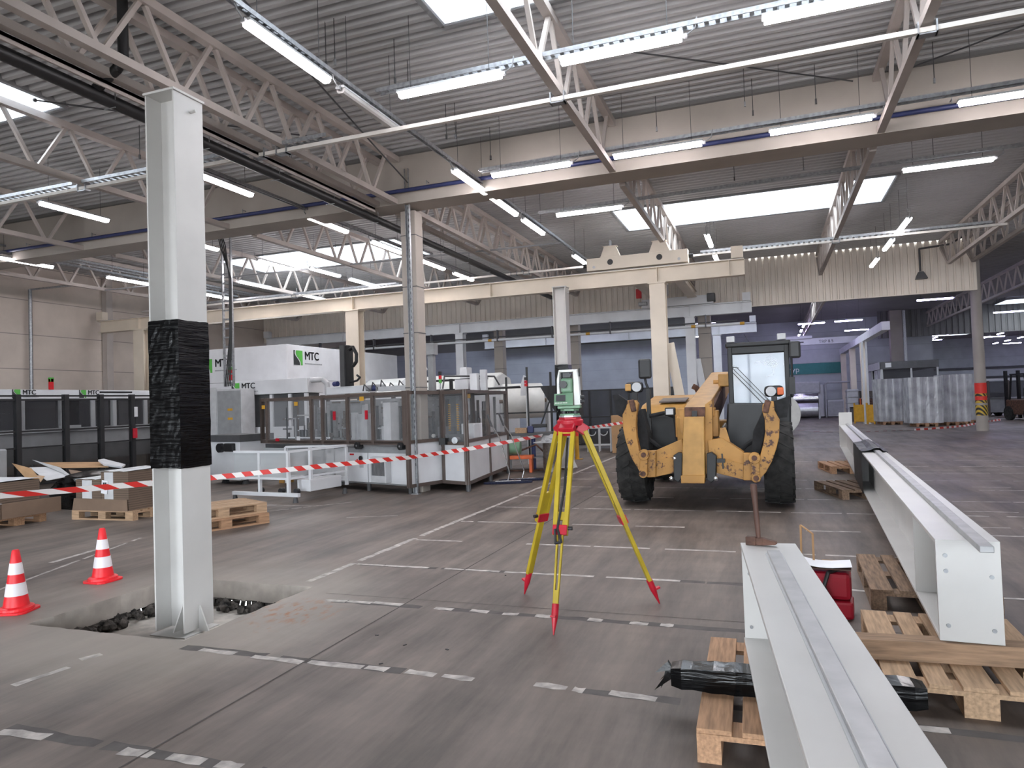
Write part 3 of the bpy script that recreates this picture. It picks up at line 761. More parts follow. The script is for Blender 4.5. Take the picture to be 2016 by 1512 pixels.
# ================================================================== PALLETS
def make_pallet(m, label):
    t = thing('pallet', label, 'pallet')
    x = -.4
    for wd in (.145, .10, .145, .10, .145):
        MB().bx(x, x+wd, -.6, .6, .122, .144).build('deck_board', m, t, bevel=.003); x += wd+(.8-.635)/4
    for y in (-.5275, 0, .5275): MB().bx(-.4, .4, y-.0725, y+.0725, .10, .122).build('stringer_board', m, t)
    for y in (-.5275, 0, .5275):
        for xx, wd in ((-.35, .10), (0, .145), (.35, .10)): MB().bx(xx-wd/2, xx+wd/2, y-.0725, y+.0725, .022, .10).build('block', m, t)
    for xx, wd in ((-.35, .10), (0, .145), (.35, .10)): MB().bx(xx-wd/2, xx+wd/2, -.6, .6, 0, .022).build('base_board', m, t)
    return t
pal_n = make_pallet(M_wood, 'tan wooden pallet under the near girder, with a black-wrapped timber across it')
pal_n.location = (.03, 3.72, 0); pal_n.rotation_euler = (0, 0, math.radians(1.5))
pal_l = make_pallet(M_wood_l, 'pale wooden pallet under the end of the long girder, with a bare timber across it')
pal_l.location = (.88, 4.47, 0); pal_l.rotation_euler = (0, 0, math.radians(-1))
pal_d = make_pallet(M_wood_d, 'dark weathered wooden pallet beneath the long girder, beyond the red case')
pal_d.location = (1.03, 6.2, 0); pal_d.rotation_euler = (0, 0, math.radians(-1.5))
r = dup(pal_d, (1.15, 11.9, 0), math.radians(15), 'weathered pallet lying under the long girder, just before its black film'); r.name = 'pallet'
r = dup(pal_n, (1.35, 15.4, 0), math.radians(8), 'reddish wooden pallet under the far half of the long girder'); r.name = 'pallet'
for c in bpy.data.objects['pallet'].children: pass
t = thing('timber_beam', 'square bare timber lying on the pale pallet under the long girder', 'timber', (1.25, 4.26, .144), math.radians(4))
MB().bx(-.95, 1.3, -.06, .06, 0, .104).build('beam', M_timber, t, bevel=.004)
t = thing('wrapped_timber', 'timber wrapped in black film, carrying the near girder over its pallet', 'timber', (.03, 3.56, .147), math.radians(2))
mbx = MB(); rr = []
for i in range(23):
    x = -.54+1.10*i/22; sz = .052+random.uniform(-.004, .006); e = 1.0 if 0 < i < 22 else .8
    rr.append([mbx.bm.verts.new((x, sy*sz*e*1.15, .052+sz_*sz*e)) for sy, sz_ in ((-1, -1), (-1.05, 0), (-1, 1), (0, 1.0), (1, 1), (1.05, 0), (1, -1), (0, -1.0))])
for A, B in zip(rr, rr[1:]):
    for k in range(8): mbx.bm.faces.new((A[k], A[(k+1) % 8], B[(k+1) % 8], B[k]))
mbx.bm.faces.new(rr[0]); mbx.bm.faces.new(list(reversed(rr[-1])))
mbx.build('beam', M_film_b, t)
fl_ = MB()
for k in range(7):
    a = Vector((-.53, random.uniform(-.05, .05), random.uniform(.02, .09))); 
    fl_.face([a, a+Vector((-.06-random.uniform(0, .03), random.uniform(-.04, .0), random.uniform(-.10, .02))), a+Vector((-.03, .05, random.uniform(-.03, .03)))])
fl_.build('loose_film', M_film_b, t)

# ---- hammer standing on its head on the near girder
t = thing('hammer', 'old hammer with a dark wooden handle standing on its head on the near girder', 'hammer', (-.085, 3.90, GZ+GH), math.radians(-14))
hd = MB(); hd.bx(-.065, -.012, -.019, .019, 0, .042); hd.bx(-.012, .022, -.017, .017, .002, .040)
hd.xz([(.02, .002), (.02, .040), (.085, .026), (.09, .016), (.085, .010)], -.017, .017)
hd.build('head', M_rust, t, bevel=.003)
h_ = MB(); T_ = Matrix.Translation((0, 0, 0)) @ Matrix.Rotation(math.radians(-3), 4, 'Y')
h_.lathe([(.011, .035), (.013, .07), (.0145, .14), (.013, .20), (.017, .27), (.018, .31), (.013, .318)], 12, T_)
h_.build('handle', M_handle, t, smooth=True)
# ---- red case with papers and a folding rule
t = thing('instrument_case', 'red plastic carrying case with a black strap, beside the near girder', 'case', (.335, 5.42, 0), math.radians(-6))
MB().bx(-.17, .15, -.10, .12, 0, .12).build('lower_shell', M_case, t, bevel=.02)
MB().bx(-.16, .14, -.09, .11, .125, .31).build('lid', M_case, t, bevel=.03)
st = MB(); st.path([(.02, -.115, .10), (-.03, -.118, .22), (0, -.10, .315), (.08, -.02, .33)], .014, 8); st.build('strap', M_plastic_b, t)
t = thing('clipboard', 'brown clipboard lying on the red case', 'clipboard', (.31, 5.43, .335), math.radians(-6))
MB().bx(-.17, .17, -.12, .13, 0, .008).build('board', M_handle, t, bevel=.002)
MB().bx(-.02, .10, .105, .125, .008, .018).build('clip', M_card_l, t)
t = thing('paper_sheet', 'white paper sheets clipped on the clipboard over the red case', 'paper', (.31, 5.43, .345), math.radians(-2))
pp = MB(); n_ = 8
for i in range(n_):
    x0, x1 = -.16+.33*i/n_, -.16+.33*(i+1)/n_; f = lambda x: .004+.03*max(0, -x/.16)**2+.012*max(0, (x-.05)/.12)
    pp.quad((x0, -.12, f(x0)), (x1, -.12, f(x1)), (x1, .10, f(x1)+.004), (x0, .10, f(x0)+.004))
pp.build('sheets', M_paper, t, smooth=True)
t = thing('folding_rule', 'wooden folding rule standing bent open beside the near girder', 'folding rule', (.245, 5.50, .345), math.radians(-25))
fr = MB(); fr.bar((0, 0, 0), (0, 0, .20), .014, .006); fr.build('rule_segment', M_card_l, t)
for a, b in (((0, 0, .20), (-.105, .05, .245)), ((-.105, .05, .245), (-.11, .05, .02))):
    MB().bar(a, b, .014, .006).build('rule_segment', M_card_l, t)

# ================================================================== CONES
def make_cone():
    t = thing('traffic_cone', 'orange-red traffic cone with two white bands, by the pit beyond the white column', 'traffic cone')
    b = MB(); pl = []
    for k in range(32):
        a = 2*PI*k/32; r = .135/ max(abs(math.cos(a)), abs(math.sin(a))); r = min(r, .165); pl.append((r*math.cos(a), r*math.sin(a)))
    b.xy(pl, 0, .018); b.lathe([(.128, .018), (.125, .04), (.10, .05)], 28); b.build('base', M_cone, t, bevel=.003)
    r = lambda z: .098-(.098-.027)*z/.49
    MB().lathe([(r(.03), .045), (r(.16), .165), (r(.26), .265), (r(.38), .385), (r(.49), .49), (.02, .50)], 28).build('body', M_cone, t, smooth=True)
    for z0, z1 in ((.135, .235), (.305, .395)):
        MB().lathe([(r(z0)+.0025, z0), (r(z1)+.0025, z1)], 28).build('white_band', M_conew, t, smooth=True)
    return t
cn = make_cone(); cn.location = (-6.03, 4.99, 0); cn['group'] = 'traffic cones'
dup(cn, (-5.83, 4.03, 0), .4, 'orange-red traffic cone with two white bands, nearest the frame edge before the pit')
MB().bx(-.2, .2, -.08, .08, 0, .06).build('concrete_lump', M_conc, None)
o = bpy.data.objects['concrete_lump']; o.location = (-5.42, 5.36, 0); o.rotation_euler = (0, 0, .1)
tag(o, 'low grey concrete lump left standing at the rim of the pit, behind the white column', 'concrete block')

# ================================================================== TRIPOD AND TOTAL STATION
TP = Vector((-1.42, 5.14, 0)); HZ = 1.40
feet = [Vector((-1.94, 5.44, 0)), Vector((-1.42, 4.53, 0)), Vector((-.85, 5.42, 0))]
t = thing('survey_tripod', 'yellow survey tripod with red head and clamps standing on the open floor', 'tripod', TP)
hd = MB()
hexp = [(.085*math.cos(a*PI/3+.3), .085*math.sin(a*PI/3+.3)) for a in range(6)]
hd.xy(hexp, HZ-.02, HZ+.035)
hd.lathe([(.095, HZ-.03), (.10, HZ+.01), (.09, HZ+.02)], 24)
for f in feet:
    d = (f-TP); d.z = 0; d.normalize(); nrm = Vector((-d.y, d.x, 0))
    hd.bar(d*.05+Vector((0, 0, HZ-.03)), d*.115+Vector((0, 0, HZ-.075)), .115, .075)
hd.build('head', M_redp, t, bevel=.008)
MB().lathe([(.082, HZ+.035), (.082, HZ+.047)], 24).build('top_plate', M_alu, t)
for i, f in enumerate(feet):
    d = (f-TP); d.z = 0; d.normalize(); nrm = Vector((-d.y, d.x, 0))
    top = d*.10+Vector((0, 0, HZ-.07)); ft = (f-TP); ax = (ft-top); L = ax.length; u = ax/L
    kn = top+u*(L*.50)
    leg = MB()
    for s in (-1, 1): leg.bar(top+nrm*s*.047, kn+u*.05+nrm*s*.038, .031, .034, up=d)
    leg.bar(top+nrm*-.05, top+nrm*.05, .03, .03, up=d)
    lo_ = MB(); low_a = top+u*(L*(.36 if i == 0 else .42)); low_b = top+u*(L-.19)
    if i == 1:
        lo_.bar(low_a+nrm*.021, low_b+nrm*.012, .014, .024, up=d); lo_.bar(low_a-nrm*.021, low_b-nrm*.012, .014, .024, up=d)
        lo_.bar(low_b-u*.10, low_b+u*.0, .036, .026, up=d)
        lo_.bar(low_a, low_a+u*.06, .05, .024, up=d)
    else:
        lo_.bar(low_a, low_b, .054, .028, up=d)
    lg = leg.build('leg', M_yel, t, bevel=.003)
    lo_.build('lower_leg', M_yel, lg, bevel=.003)
    cl = MB(); cl.bar(kn-u*.02, kn+u*.05, .105, .05, up=d); cl.build('clamp', M_redp, lg, bevel=.006)
    kb = MB(); kb.tube(kn+nrm*.055, kn+nrm*.085, .014, 10); kb.build('clamp_knob', M_plastic_b, lg)
    sp = MB(); sp.tube(ft, ft-u*.12, .004, 12, .024); sp.tube(ft-u*.12, ft-u*.20, .024, 12, .024); sp.build('spike', M_redp if i != 1 else M_redp, lg, smooth=True)
    st_ = MB(); st_.bar(ft-u*.115+d*.0, ft-u*.135+d*.055, .035, .012, up=u); st_.build('foot_step', M_redp, lg)
    if i == 1:
        sb = MB(); q = [top+u*.05+d*-.03, top+u*(L*.3)+nrm*.01, kn+nrm*-.015+d*.03, kn+u*.09+d*.035+nrm*.02, kn+u*.10+d*.035+nrm*-.02, kn+d*.04+nrm*-.03]
        sb.path(q, .009, 8); sb.build('strap', M_plastic_b, lg)
lb = MB(); lb.bx(-.012, .012, -.005, .005, 0, .01); lb.bm.free()
t = thing('total_station', 'green and white survey instrument with a black eyepiece, on the yellow tripod', 'survey instrument', TP+Vector((.0, 0, HZ+.047)), math.radians(10))
b = MB(); b.xy([(.075*math.cos(a), .075*math.sin(a)) for a in [k*PI/3 for k in range(6)]], 0, .014); b.xy([(.07*math.cos(a), .07*math.sin(a)) for a in [k*PI/3 for k in range(6)]], .034, .05)
b.build('tribrach', M_ins_g, t, bevel=.003)
for k in range(3):
    a = PI/2*0+k*2*PI/3-.5; MB().tube((.05*math.cos(a), .05*math.sin(a), .012), (.05*math.cos(a), .05*math.sin(a), .036), .017, 12).build('foot_screw', M_plastic_b, t)
MB().bx(-.085, .085, -.07, .06, .052, .075).build('base', M_ins_g, t, bevel=.006)
kp = MB(); kp.yz([(-.075, .075), (-.125, .078), (-.11, .092), (-.078, .165), (-.06, .165)], -.105, .035); kp.build('keypad', M_ins_g, t, bevel=.004)
sc_ = MB(); Tk = Matrix.Translation((-.035, -.0965, .128)) @ Matrix.Rotation(math.radians(-66+90), 4, 'X')
sc_.box((0, 0, 0), (.07, .004, .05), R=Matrix.Rotation(math.radians(-24), 4, 'X')); sc_.bm.verts.ensure_lookup_table()
bmesh.ops.translate(sc_.bm, verts=sc_.bm.verts, vec=(-.055, -.0955, .131)); sc_.build('screen', M_dgrey, t)
ks = MB()
for i in range(4):
    for j in range(3): ks.box((-.005+.011*j, -.0975+.0042*i, .112+.0095*i), (.007, .004, .006), R=Matrix.Rotation(math.radians(-24), 4, 'X'))
for i in range(8): ks.box((-.095+.012*i, -.110, .0955), (.008, .004, .006), R=Matrix.Rotation(math.radians(-40), 4, 'X'))
ks.build('keys', M_ins_w, t)
for s, wd in ((-1, .022), (1, .05)):
    sd = MB(); x0 = -.088 if s < 0 else .038
    sd.xz([(x0, .075), (x0+wd, .075), (x0+wd-(.0 if s < 0 else .008), .27), (x0+wd-(0 if s < 0 else .02), .335), (x0+(.018 if s < 0 else .0), .335), (x0+(.004 if s < 0 else 0), .27)], -.055, .055)
    sd.build('side_standard', M_ins_w, t, bevel=.006)
hn = MB(); hn.bx(-.072, .07, -.02, .02, .325, .345); hn.bx(-.072, -.06, -.02, .02, .29, .34); hn.bx(.058, .07, -.02, .02, .29, .34); hn.build('carrying_handle', M_ins_w, t, bevel=.005)
ts = MB(); ts.box((-.012, 0, .225), (.09, .10, .11)); ts.box((-.012, 0, .155), (.085, .07, .05)); ts.build('telescope_body', M_ins_g, t, bevel=.015)
MB().tube((-.035, -.05, .232), (-.035, -.095, .232), .028, 20).build('eyepiece', M_plastic_b, t, smooth=True)
MB().tube((.004, -.045, .30), (.004, .045, .30), .016, 12).build('sight', M_plastic_b, t)
MB().bx(-.04, .0, -.03, .03, .285, .32).build('sight_block', M_plastic_b, t)
MB().tube((.083, -.02, .29), (.083, -.02, .35), .006, 8).build('antenna', M_plastic_b, t)
for z, y in ((.135, -.03), (.10, -.045)):
    MB().tube((.085, y, z), (.115, y, z), .014, 12).build('drive_knob', M_plastic_b, t)
MB().bx(.0865, .089, -.045, .0, .108, .116).build('label_plate', M_plastic_b, t)

# ================================================================== BUILDING COLUMNS
def conc_col(label, x, y, w, h, zt):
    t = thing('concrete_column', label, 'column', (x, y, 0))
    MB().bx(-w/2, w/2, -h/2, h/2, 0, zt).build('shaft', M_girder, t, bevel=.012)
    bd = MB()
    for z in (1.9, 2.9, 3.75, 4.7):
        if z < zt: bd.bx(-w/2-.004, w/2+.004, -h/2-.004, h/2+.004, z, z+.015)
    bd.build('strap_band', M_dgrey, t)
    return t
conc_col('square concrete column under the paired trusses, between the two brown-framed machines', -6.12, 11.62, .30, .30, 5.16)
conc_col('grey concrete column under the cladding, left of the wrapped far white column', -9.75, 25.5, .36, .36, 4.5)
conc_col('grey concrete column under the cladding, just right of the wrapped far white column', -6.75, 25.5, .36, .36, 4.5)
conc_col('grey concrete column under the cladding, behind the telehandler boom', -2.05, 25.5, .42, .42, 4.5)
t = thing('cable_post', 'slim perforated steel post standing before the square concrete column', 'post', (-5.99, 11.24, 0))
pp = MB(); pp.bx(-.04, -.034, -.03, .03, 0, 5.85); pp.bx(.034, .04, -.03, .03, 0, 5.85); pp.bx(-.04, .04, .024, .03, 0, 5.85); pp.build('channel', M_galv, t)
hl = MB()
for k in range(48): hl.bx(-.008, .008, .0225, .0238, .5+.11*k, .55+.11*k)
hl.build('slot_row', M_dgrey, t)
MB().bx(-.07, .07, -.06, .06, 0, .012).build('foot_plate', M_galv, t)
t = thing('round_column', 'slim round concrete column with red and hazard tape, at the end of the cladding', 'column', (7.12, 29.6, 0))
MB().lathe([(.19, 0), (.165, 6.2)], 24).build('shaft', M_girder, t, smooth=True)
MB().lathe([(.188, 1.02), (.186, 1.72)], 24).build('red_tape', M_red_tape, t, smooth=True)
hz_ = MB(); hz_.lathe([(.192, .55), (.191, .92)], 24); hz_.lathe([(.190, 1.0), (.189, 1.10)], 24); hz_.lathe([(.190, 1.24), (.189, 1.34)], 24); hz_.build('hazard_tape', M_hazard, t, smooth=True)

# ================================================================== CRANE RUNWAYS
def runway(label, y, x0, x1, z0, hgt, m, stiff):
    t = thing('crane_runway', label, 'crane runway', (0, y, z0)); w = .24
    b = MB(); b.bx(x0, x1, -w/2, w/2, 0, .018); b.bx(x0, x1, -w/2, w/2, hgt-.018, hgt); b.bx(x0, x1, -.008, .008, .018, hgt-.018); b.build('beam', m, t)
    for x in stiff: MB().bx(x-.008, x+.008, -w/2+.004, w/2-.004, .018, hgt-.018).build('stiffener', m, t)
    MB().bx(x0+.02, x1-.02, -.025, .025, hgt, hgt+.03).build('rail', M_rail, t)
    for x in (x0+.05, x1-.16): MB().bx(x-.12, x+.14, -.10, .10, hgt+.031, hgt+.30).build('end_stop', m, t)
    return t
runway('cream crane runway beam crossing the hall behind the brown-framed machines', 16.8, -20.2, -.42, 4.28, .37, M_cream, (-18.5, -16.2, -10.7, -6.6, -2.38, -.75))
r2 = runway('off-white crane runway beam farther back, before the cladding', 24.3, -19.8, -.44, 4.27, .36, M_white2, (-16, -10.87, -6.6, -2.42, -.75))
cd = MB(); cd.tube((-19, -.18, -.36), (-.75, -.18, -.36), .045, 10); cd.build('conductor_rail', M_white2, r2, smooth=True)
cd = MB(); cd.tube((-19, -.24, -.26), (-.9, -.24, -.26), .02, 8); cd.build('conduit', M_dgrey, r2)
for x in (-17, -14.5, -12, -9.3, -7.2, -5.1, -3.4, -1.9): MB().bx(x-.02, x+.02, -.26, -.12, -.42, 0).build('bracket', M_dgrey, r2)
for x in (-9.6, -5.9, -2.3, -.75): MB().tube((x-.07, -.18, -.36), (x+.07, -.18, -.36), .05, 10).build('yellow_collar', M_yguard, r2)
runway('white crane runway beam in the farther hall, seen under the cladding', 32.4, -13.2, -.42, 4.30, .42, M_white2, (-10, -6, -2))
def run_col(label, x, y, zt, m, w=.34, brace=None, stub=True):
    t = thing('runway_column', label, 'column', (x, y, 0))
    b = MB(); b.bx(-w/2, w/2, -.15, -.13, .02, zt); b.bx(-w/2, w/2, .13, .15, .02, zt); b.bx(-.01, .01, -.13, .13, .02, zt); b.build('shaft', m, t)
    MB().bx(-w/2-.03, w/2+.03, -.19, .19, zt, zt+.025).build('cap_plate', m, t)
    MB().bx(-w/2-.1, w/2+.1, -.25, .25, 0, .02).build('base_plate', m, t)
    if brace: MB().bar((w/2+.02, .1, zt-1.4), (w/2+.46, .1, .02), .05, .22).build('brace', m, t)
    return t
run_col('cream runway column by the left wall, left of the black film', -18.45, 16.8, 4.25, M_cream, .42)
run_col('cream runway column rising behind the large brown-framed machine', -10.7, 16.8, 4.25, M_cream, .40)
run_col('braced cream runway column rising behind the yellow telehandler', -2.38, 16.8, 4.25, M_cream, .36, True)
run_col('white runway column in the middle of the farther runway, behind the white rolls', -10.87, 24.3, 4.24, M_white2, .30)
run_col('white runway column of the farther runway, behind the telehandler boom', -2.42, 24.3, 4.24, M_white2, .30, True)
run_col('white runway column in the farther hall, close left of the telehandler cab', -2.1, 32.4, 4.26, M_white2, .34)
# ---- travelling crane between the two runways
t = thing('bridge_crane', 'cream overhead travelling crane riding on the end of the two runways', 'crane', (-2.85, 16.8, 4.69))
b = MB(); b.bx(-1.2, 1.2, -.13, .13, .01, .31); b.build('end_carriage', M_cream, t, bevel=.006)
for x in (-.85, .72):
    MB().tube((x*1.0+.2*(1 if x < 0 else 0)*0, -.132, .17), (x, -.128, .17), .001, 6).bm.free()
for x in (-.62, .55): MB().tube((x, -.136, .18), (x, -.128, .18), .07, 20).build('buffer_hole', M_black, t)
for x in (-1.02, 1.0):
    MB().tube((x, -.137, .09), (x, -.129, .09), .065, 20).build('wheel_cover', M_cream, t); MB().tube((x, -.142, .09), (x, -.136, .09), .035, 16).build('axle_cap', M_lgrey, t)
for x in (-1.26, 1.26): MB().tube((x-.05, 0, .16), (x+.05, 0, .16), .05, 12).build('rubber_buffer', M_black, t)
for x in (-.62, .55):
    MB().xz([(x-.24, .31), (x+.24, .31), (x+.14, .56), (x-.14, .56)], -.12, .05).build('pedestal', M_cream, t)
    MB().bx(x-.17, x+.17, -.13, .06, .56, .575).build('pedestal_cap', M_cream, t)
    MB().bx(x-.02, x+.02, -.10, .02, .575, .72).build('cable_guide', M_galv, t)
    gb = MB(); gb.bx(x-.15, x+.15, .05, 7.5, .20, .22); gb.bx(x-.15, x+.15, .05, 7.5, .40, .42); gb.bx(x-.1, x-.09, .05, 7.5, .22, .40); gb.bx(x+.09, x+.1, .05, 7.5, .22, .40); gb.build('bridge_beam', M_cream, t)
b = MB(); b.bx(-1.15, 1.22, 7.38, 7.62, -.03, .26); b.build('end_carriage', M_white2, t, bevel=.006)
MB().bx(1.02, 1.28, 7.33, 7.6, .02, .30).build('drive_motor', M_dgrey, t, bevel=.02)
MB().bx(-1.25, -.95, 7.3, 7.5, .05, .18).build('drive_motor', M_galv, t, bevel=.02)
MB().bx(-1.3, -1.12, 7.2, 7.32, .30, .62).build('warning_lamp', M_red, t, bevel=.01)
MB().bx(-.45, -.20, 6.9, 7.2, .30, .75).build('control_box', M_white2, t, bevel=.01)
# farther cranes seen under the cladding
t = thing('far_crane', 'white crane beam spanning the farther hall above the teal sign, lettered on its side', 'crane', (0, 44, 4.35))
MB().bx(-1.5, 4.9, -.12, .12, 0, .36).build('bridge_beam', M_white2, t, bevel=.004)
MB().bx(.9, 2.4, -.25, .25, .36, .52).build('trolley', M_white2, t)
text('TRP 8.5', .24, M_ink, t, (2.75, -.125, .07)); MB().bx(1.35, 1.95, -.124, -.12, .12, .2).build('small_print', M_dgrey, t)
MB().bx(4.75, 5.15, -.9, .9, -.02, .28).build('end_carriage', M_white2, t)
t = thing('side_runway', 'white runway beam on cream posts running away left of the glazed booth', 'crane runway', (4.45, 31.5, 0))
MB().bx(-.15, .15, 0, 18.2, 3.98, 4.32).build('beam', M_white2, t)
for y in (7.4, 12.4, 17.6):
    MB().bx(-.15, .15, y-.15, y+.15, 0, 3.98).build('post', M_cream, t)
# ================================================================== CARTON MACHINES WITH BROWN FRAMES
def facing(parent, A, B, posts, z0, zm, z1, pw=.075, low=None, up=None, lowskip=(), upskip=(), zmid2=None):
    """framed front from A to B (plan points): posts, rails, lower sheets and upper windows"""
    A, B = Vector((A[0], A[1], 0)), Vector((B[0], B[1], 0)); d = (B-A); L = d.length; u = d/L
    rz = math.atan2(u.y, u.x); R = Matrix.Rotation(rz, 4, 'Z'); up_, lo_ = up or M_glass, low or M_white2
    def blk(t0, t1, za, zb, th, off=0.0):
        m = MB(); c = A+u*((t0+t1)/2); nn = Vector((-u.y, u.x, 0))*off
        m.box((c.x+nn.x, c.y+nn.y, (za+zb)/2), (t1-t0, th, zb-za), R=R); return m
    for f in posts: blk(f*L-pw/2, f*L+pw/2, z0, z1, pw).build('post', M_brown, parent, bevel=.004)
    for z in (z0+.03, zm, z1-.04): blk(-.0, L, z-.03, z+.03, pw*.9).build('rail', M_brown, parent)
    for i, (f0, f1) in enumerate(zip(posts, posts[1:])):
        if i not in lowskip: blk(f0*L+pw*.4, f1*L-pw*.4, z0+.04, zm-.03, .02).build('panel', lo_, parent)
        if i not in upskip: blk(f0*L+pw*.4, f1*L-pw*.4, zm+.03, z1-.06, .008).build('window', up_, parent)
    return A, u, R
t = thing('carton_machine', 'large brown-framed carton machine with glazed top and white doors, left of the square concrete column', 'packing machine', (-6.06, 11.13, 0), math.radians(-18.1))
# local: x runs to the right along the front, y into the machine; origin at the right front corner
W = 4.55; D = 1.75
facing(t, (-W, 0), (0, 0), [0, .045, .39, .47, .64, .80, .985], .88, .93, 1.85, .07, upskip=(0,), lowskip=(0, 1, 2))
facing(t, (0, 0), (0, D), [0, .5, 1], .12, .93, 1.85, .07)
facing(t, (-W, D), (0, D), [0, .25, .5, .75, 1], .12, .93, 1.85, .07)
facing(t, (-W, 0), (-W, D), [0, .5, 1], .88, .93, 1.85, .07)
MB().bx(-2.45, -.03, .06, .62, .14, .84).build('lower_cabinet', M_grey, t, bevel=.006)
for x0, x1 in ((-2.40, -2.18), (-2.12, -1.16), (-1.13, -.08)): MB().bx(x0, x1, .035, .06, .17, .80 if x0 < -2.2 else .72).build('door', M_white2, t, bevel=.004)
MB().bx(-.92, -.50, -.10, .035, .19, .66).build('cooling_unit', M_lgrey, t, bevel=.01)
gr = MB()
for k in range(16): gr.bx(-.88+.022*k, -.868+.022*k, -.105, -.099, .32, .60)
gr.build('cooling_grille', M_dgrey, t)
for x in (-1.32, -.14):
    MB().tube((x, -.08, .86), (x, .03, .86), .068, 18).build('roller_motor', M_black, t, smooth=True); MB().tube((x, -.09, .86), (x, -.078, .86), .018, 10).build('roller_hub', M_galv, t)
MB().tube((-1.32, .02, .62), (-1.32, .0, .62), .045, 14).build('main_switch', M_black, t)
MB().bx(-1.66, -1.54, .03, .034, .67, .70).build('red_plate', M_red, t)
MB().bx(-1.38, -1.27, .028, .034, .44, .55).build('data_plate', M_lgrey, t)
MB().bx(-1.45, -1.43, .02, .034, .50, .60).build('red_key', M_red, t)
MB().bx(-2.36, -2.22, .03, .034, .70, .76).build('data_plate', M_ink, t)
for x in (-2.4, -1.2, -.08): MB().tube((x, .1, 0), (x, .1, .14), .04, 10).build('foot', M_dgrey, t)
MB().bx(-W+.02, -2.5, .05, 1.5, .60, .86).build('conveyor_bed', M_dgrey, t)
MB().bx(-W+.05, -2.55, .0, .04, .63, .78).build('conveyor_guard', M_milky, t)
MB().bx(-4.36, -4.18, .25, .5, 0, .62).build('support_leg', M_cat_c, t)
MB().bx(-3.5, -2.55, .30, 1.2, 0, .55).build('lower_drum', M_grey, t, bevel=.02)
MB().bx(-W+.1, -.1, D-.12, D-.06, .95, 1.75).build('back_sheet', M_grey, t)
random.seed(11)
for k in range(84):                        # grippers, chutes and cylinders inside the guards
    x = random.uniform(-W+.25, -.2); y = random.uniform(.2, 1.4); h_ = random.uniform(.12, .75); s = random.uniform(.02, .10)
    m_ = random.choice([M_galv, M_grey, M_dgrey, M_lgrey, M_steel, M_black, M_dgrey])
    if k % 3 == 0: MB().bx(x-.3*random.random()-.1, x+.1, y-.02, y+.02, .97+h_, 1.0+h_).build('inner_rail', m_, t)
    else: MB().bx(x-s/2, x+s/2, y-s/2, y+s/2, .94, .96+h_).build('inner_upright', m_, t)
MB().bx(-.75, -.55, .1, .3, .95, 1.65).build('chute', M_cardpr, t); MB().bx(-1.75, -1.45, .3, .7, .95, 1.45).build('inner_cabinet', M_lgrey, t)
MB().bx(-W+.15, -2.6, .25, .3, .97, 1.0).build('inner_rail', M_white2, t)
# on top
MB().bx(-2.95, -1.62, .5, .72, 1.87, 2.02).build('top_beam', M_white2, t, bevel=.008)
MB().bx(-2.42, -2.28, .45, .6, 2.02, 2.86).build('lift_mast', M_dgrey, t)
MB().bx(-2.26, -2.15, .47, .58, 2.02, 2.84).build('cable_carrier', M_black, t)
lp = MB(); lp.path([(-2.2, .5, 2.75), (-2.05, .5, 2.80), (-1.95, .5, 2.66), (-1.96, .5, 2.50), (-2.06, .5, 2.42)], .035, 8); lp.build('cable_loop', M_black, t)
lp = MB(); lp.path([(-2.15, .5, 2.10), (-1.95, .5, 2.12), (-1.86, .5, 2.18), (-1.95, .5, 2.23)], .022, 8); lp.build('cable_loop', M_black, t)
MB().tube((-2.62, .45, 2.08), (-2.50, .45, 2.08), .05, 12).build('motor', M_blue, t)
for x in (-1.52, -1.35, -1.22): MB().tube((x, .35, 1.95), (x+.10, .5, 1.95), .06, 12).build('valve_body', M_grey if x != -1.35 else M_blue, t, smooth=True)
MB().bx(-1.1, -.2, .3, .42, 1.87, 1.96).build('top_duct', M_lgrey, t)
for k in range(6):
    MB().path([(-1.6+.25*k, .35, 1.9), (-1.5+.25*k, .3, 2.02+.03*(k % 3)), (-1.38+.25*k, .35, 1.9)], .012, 6).build('hose', M_dgrey, t)
for x, z in ((-W+.12, 1.66), (-3.25, 1.70), (-1.18, 1.74)): MB().bx(x-.06, x+.06, -.045, -.04, z-.04, z+.04).build('warning_sign', M_yguard, t)
for x in (-2.0, -1.05): MB().bx(x-.03, x+.03, -.06, -.035, 1.35, 1.52).build('interlock', M_redp, t)
MB().bx(-3.25, -3.14, -.045, -.036, .95, 1.03).build('warning_sign', M_cardpr, t); MB().bx(-3.98, -3.88, -.06, -.03, .93, .99).build('interlock', M_redp, t)

t = thing('carton_machine', 'tall brown-framed glazed machine with white lower panels, right of the square concrete column', 'packing machine', (0, 0, 0))
Q1, Q3, Q5, Q6 = (-6.22, 12.12), (-5.16, 11.64), (-5.55, 14.75), (-7.3, 15.1)
facing(t, Q1, Q3, [0, .46, 1], .12, .86, 1.84, .07, lowskip=())
facing(t, Q3, Q5, [0, .5, 1], .12, .90, 1.84, .07)
facing(t, Q1, Q6, [0, .5, 1], .12, .90, 1.84, .07, up=M_glass)
facing(t, Q6, Q5, [0, .5, 1], .12, .90, 1.84, .07)
MB().xy([Q1, Q3, Q5, Q6], 1.80, 1.835).build('top_sheet', M_brown, t)
MB().xy([(-6.2, 12.25), (-5.25, 11.8), (-5.65, 14.6), (-7.1, 14.9)], .14, .80).build('inner_bed', M_lgrey, t)
for p_ in (Q1, Q3, Q5, Q6, (-5.36, 13.2)): MB().tube((p_[0], p_[1]+.03, 0), (p_[0], p_[1]+.03, .12), .045, 10).build('foot', M_dgrey, t)
MB().bx(-5.75, -5.62, 11.72, 11.95, .84, .96).build('roller_motor', M_black, t); MB().tube((-5.40, 11.66, .92), (-5.40, 11.80, .92), .06, 16).build('roller_motor', M_galv, t)
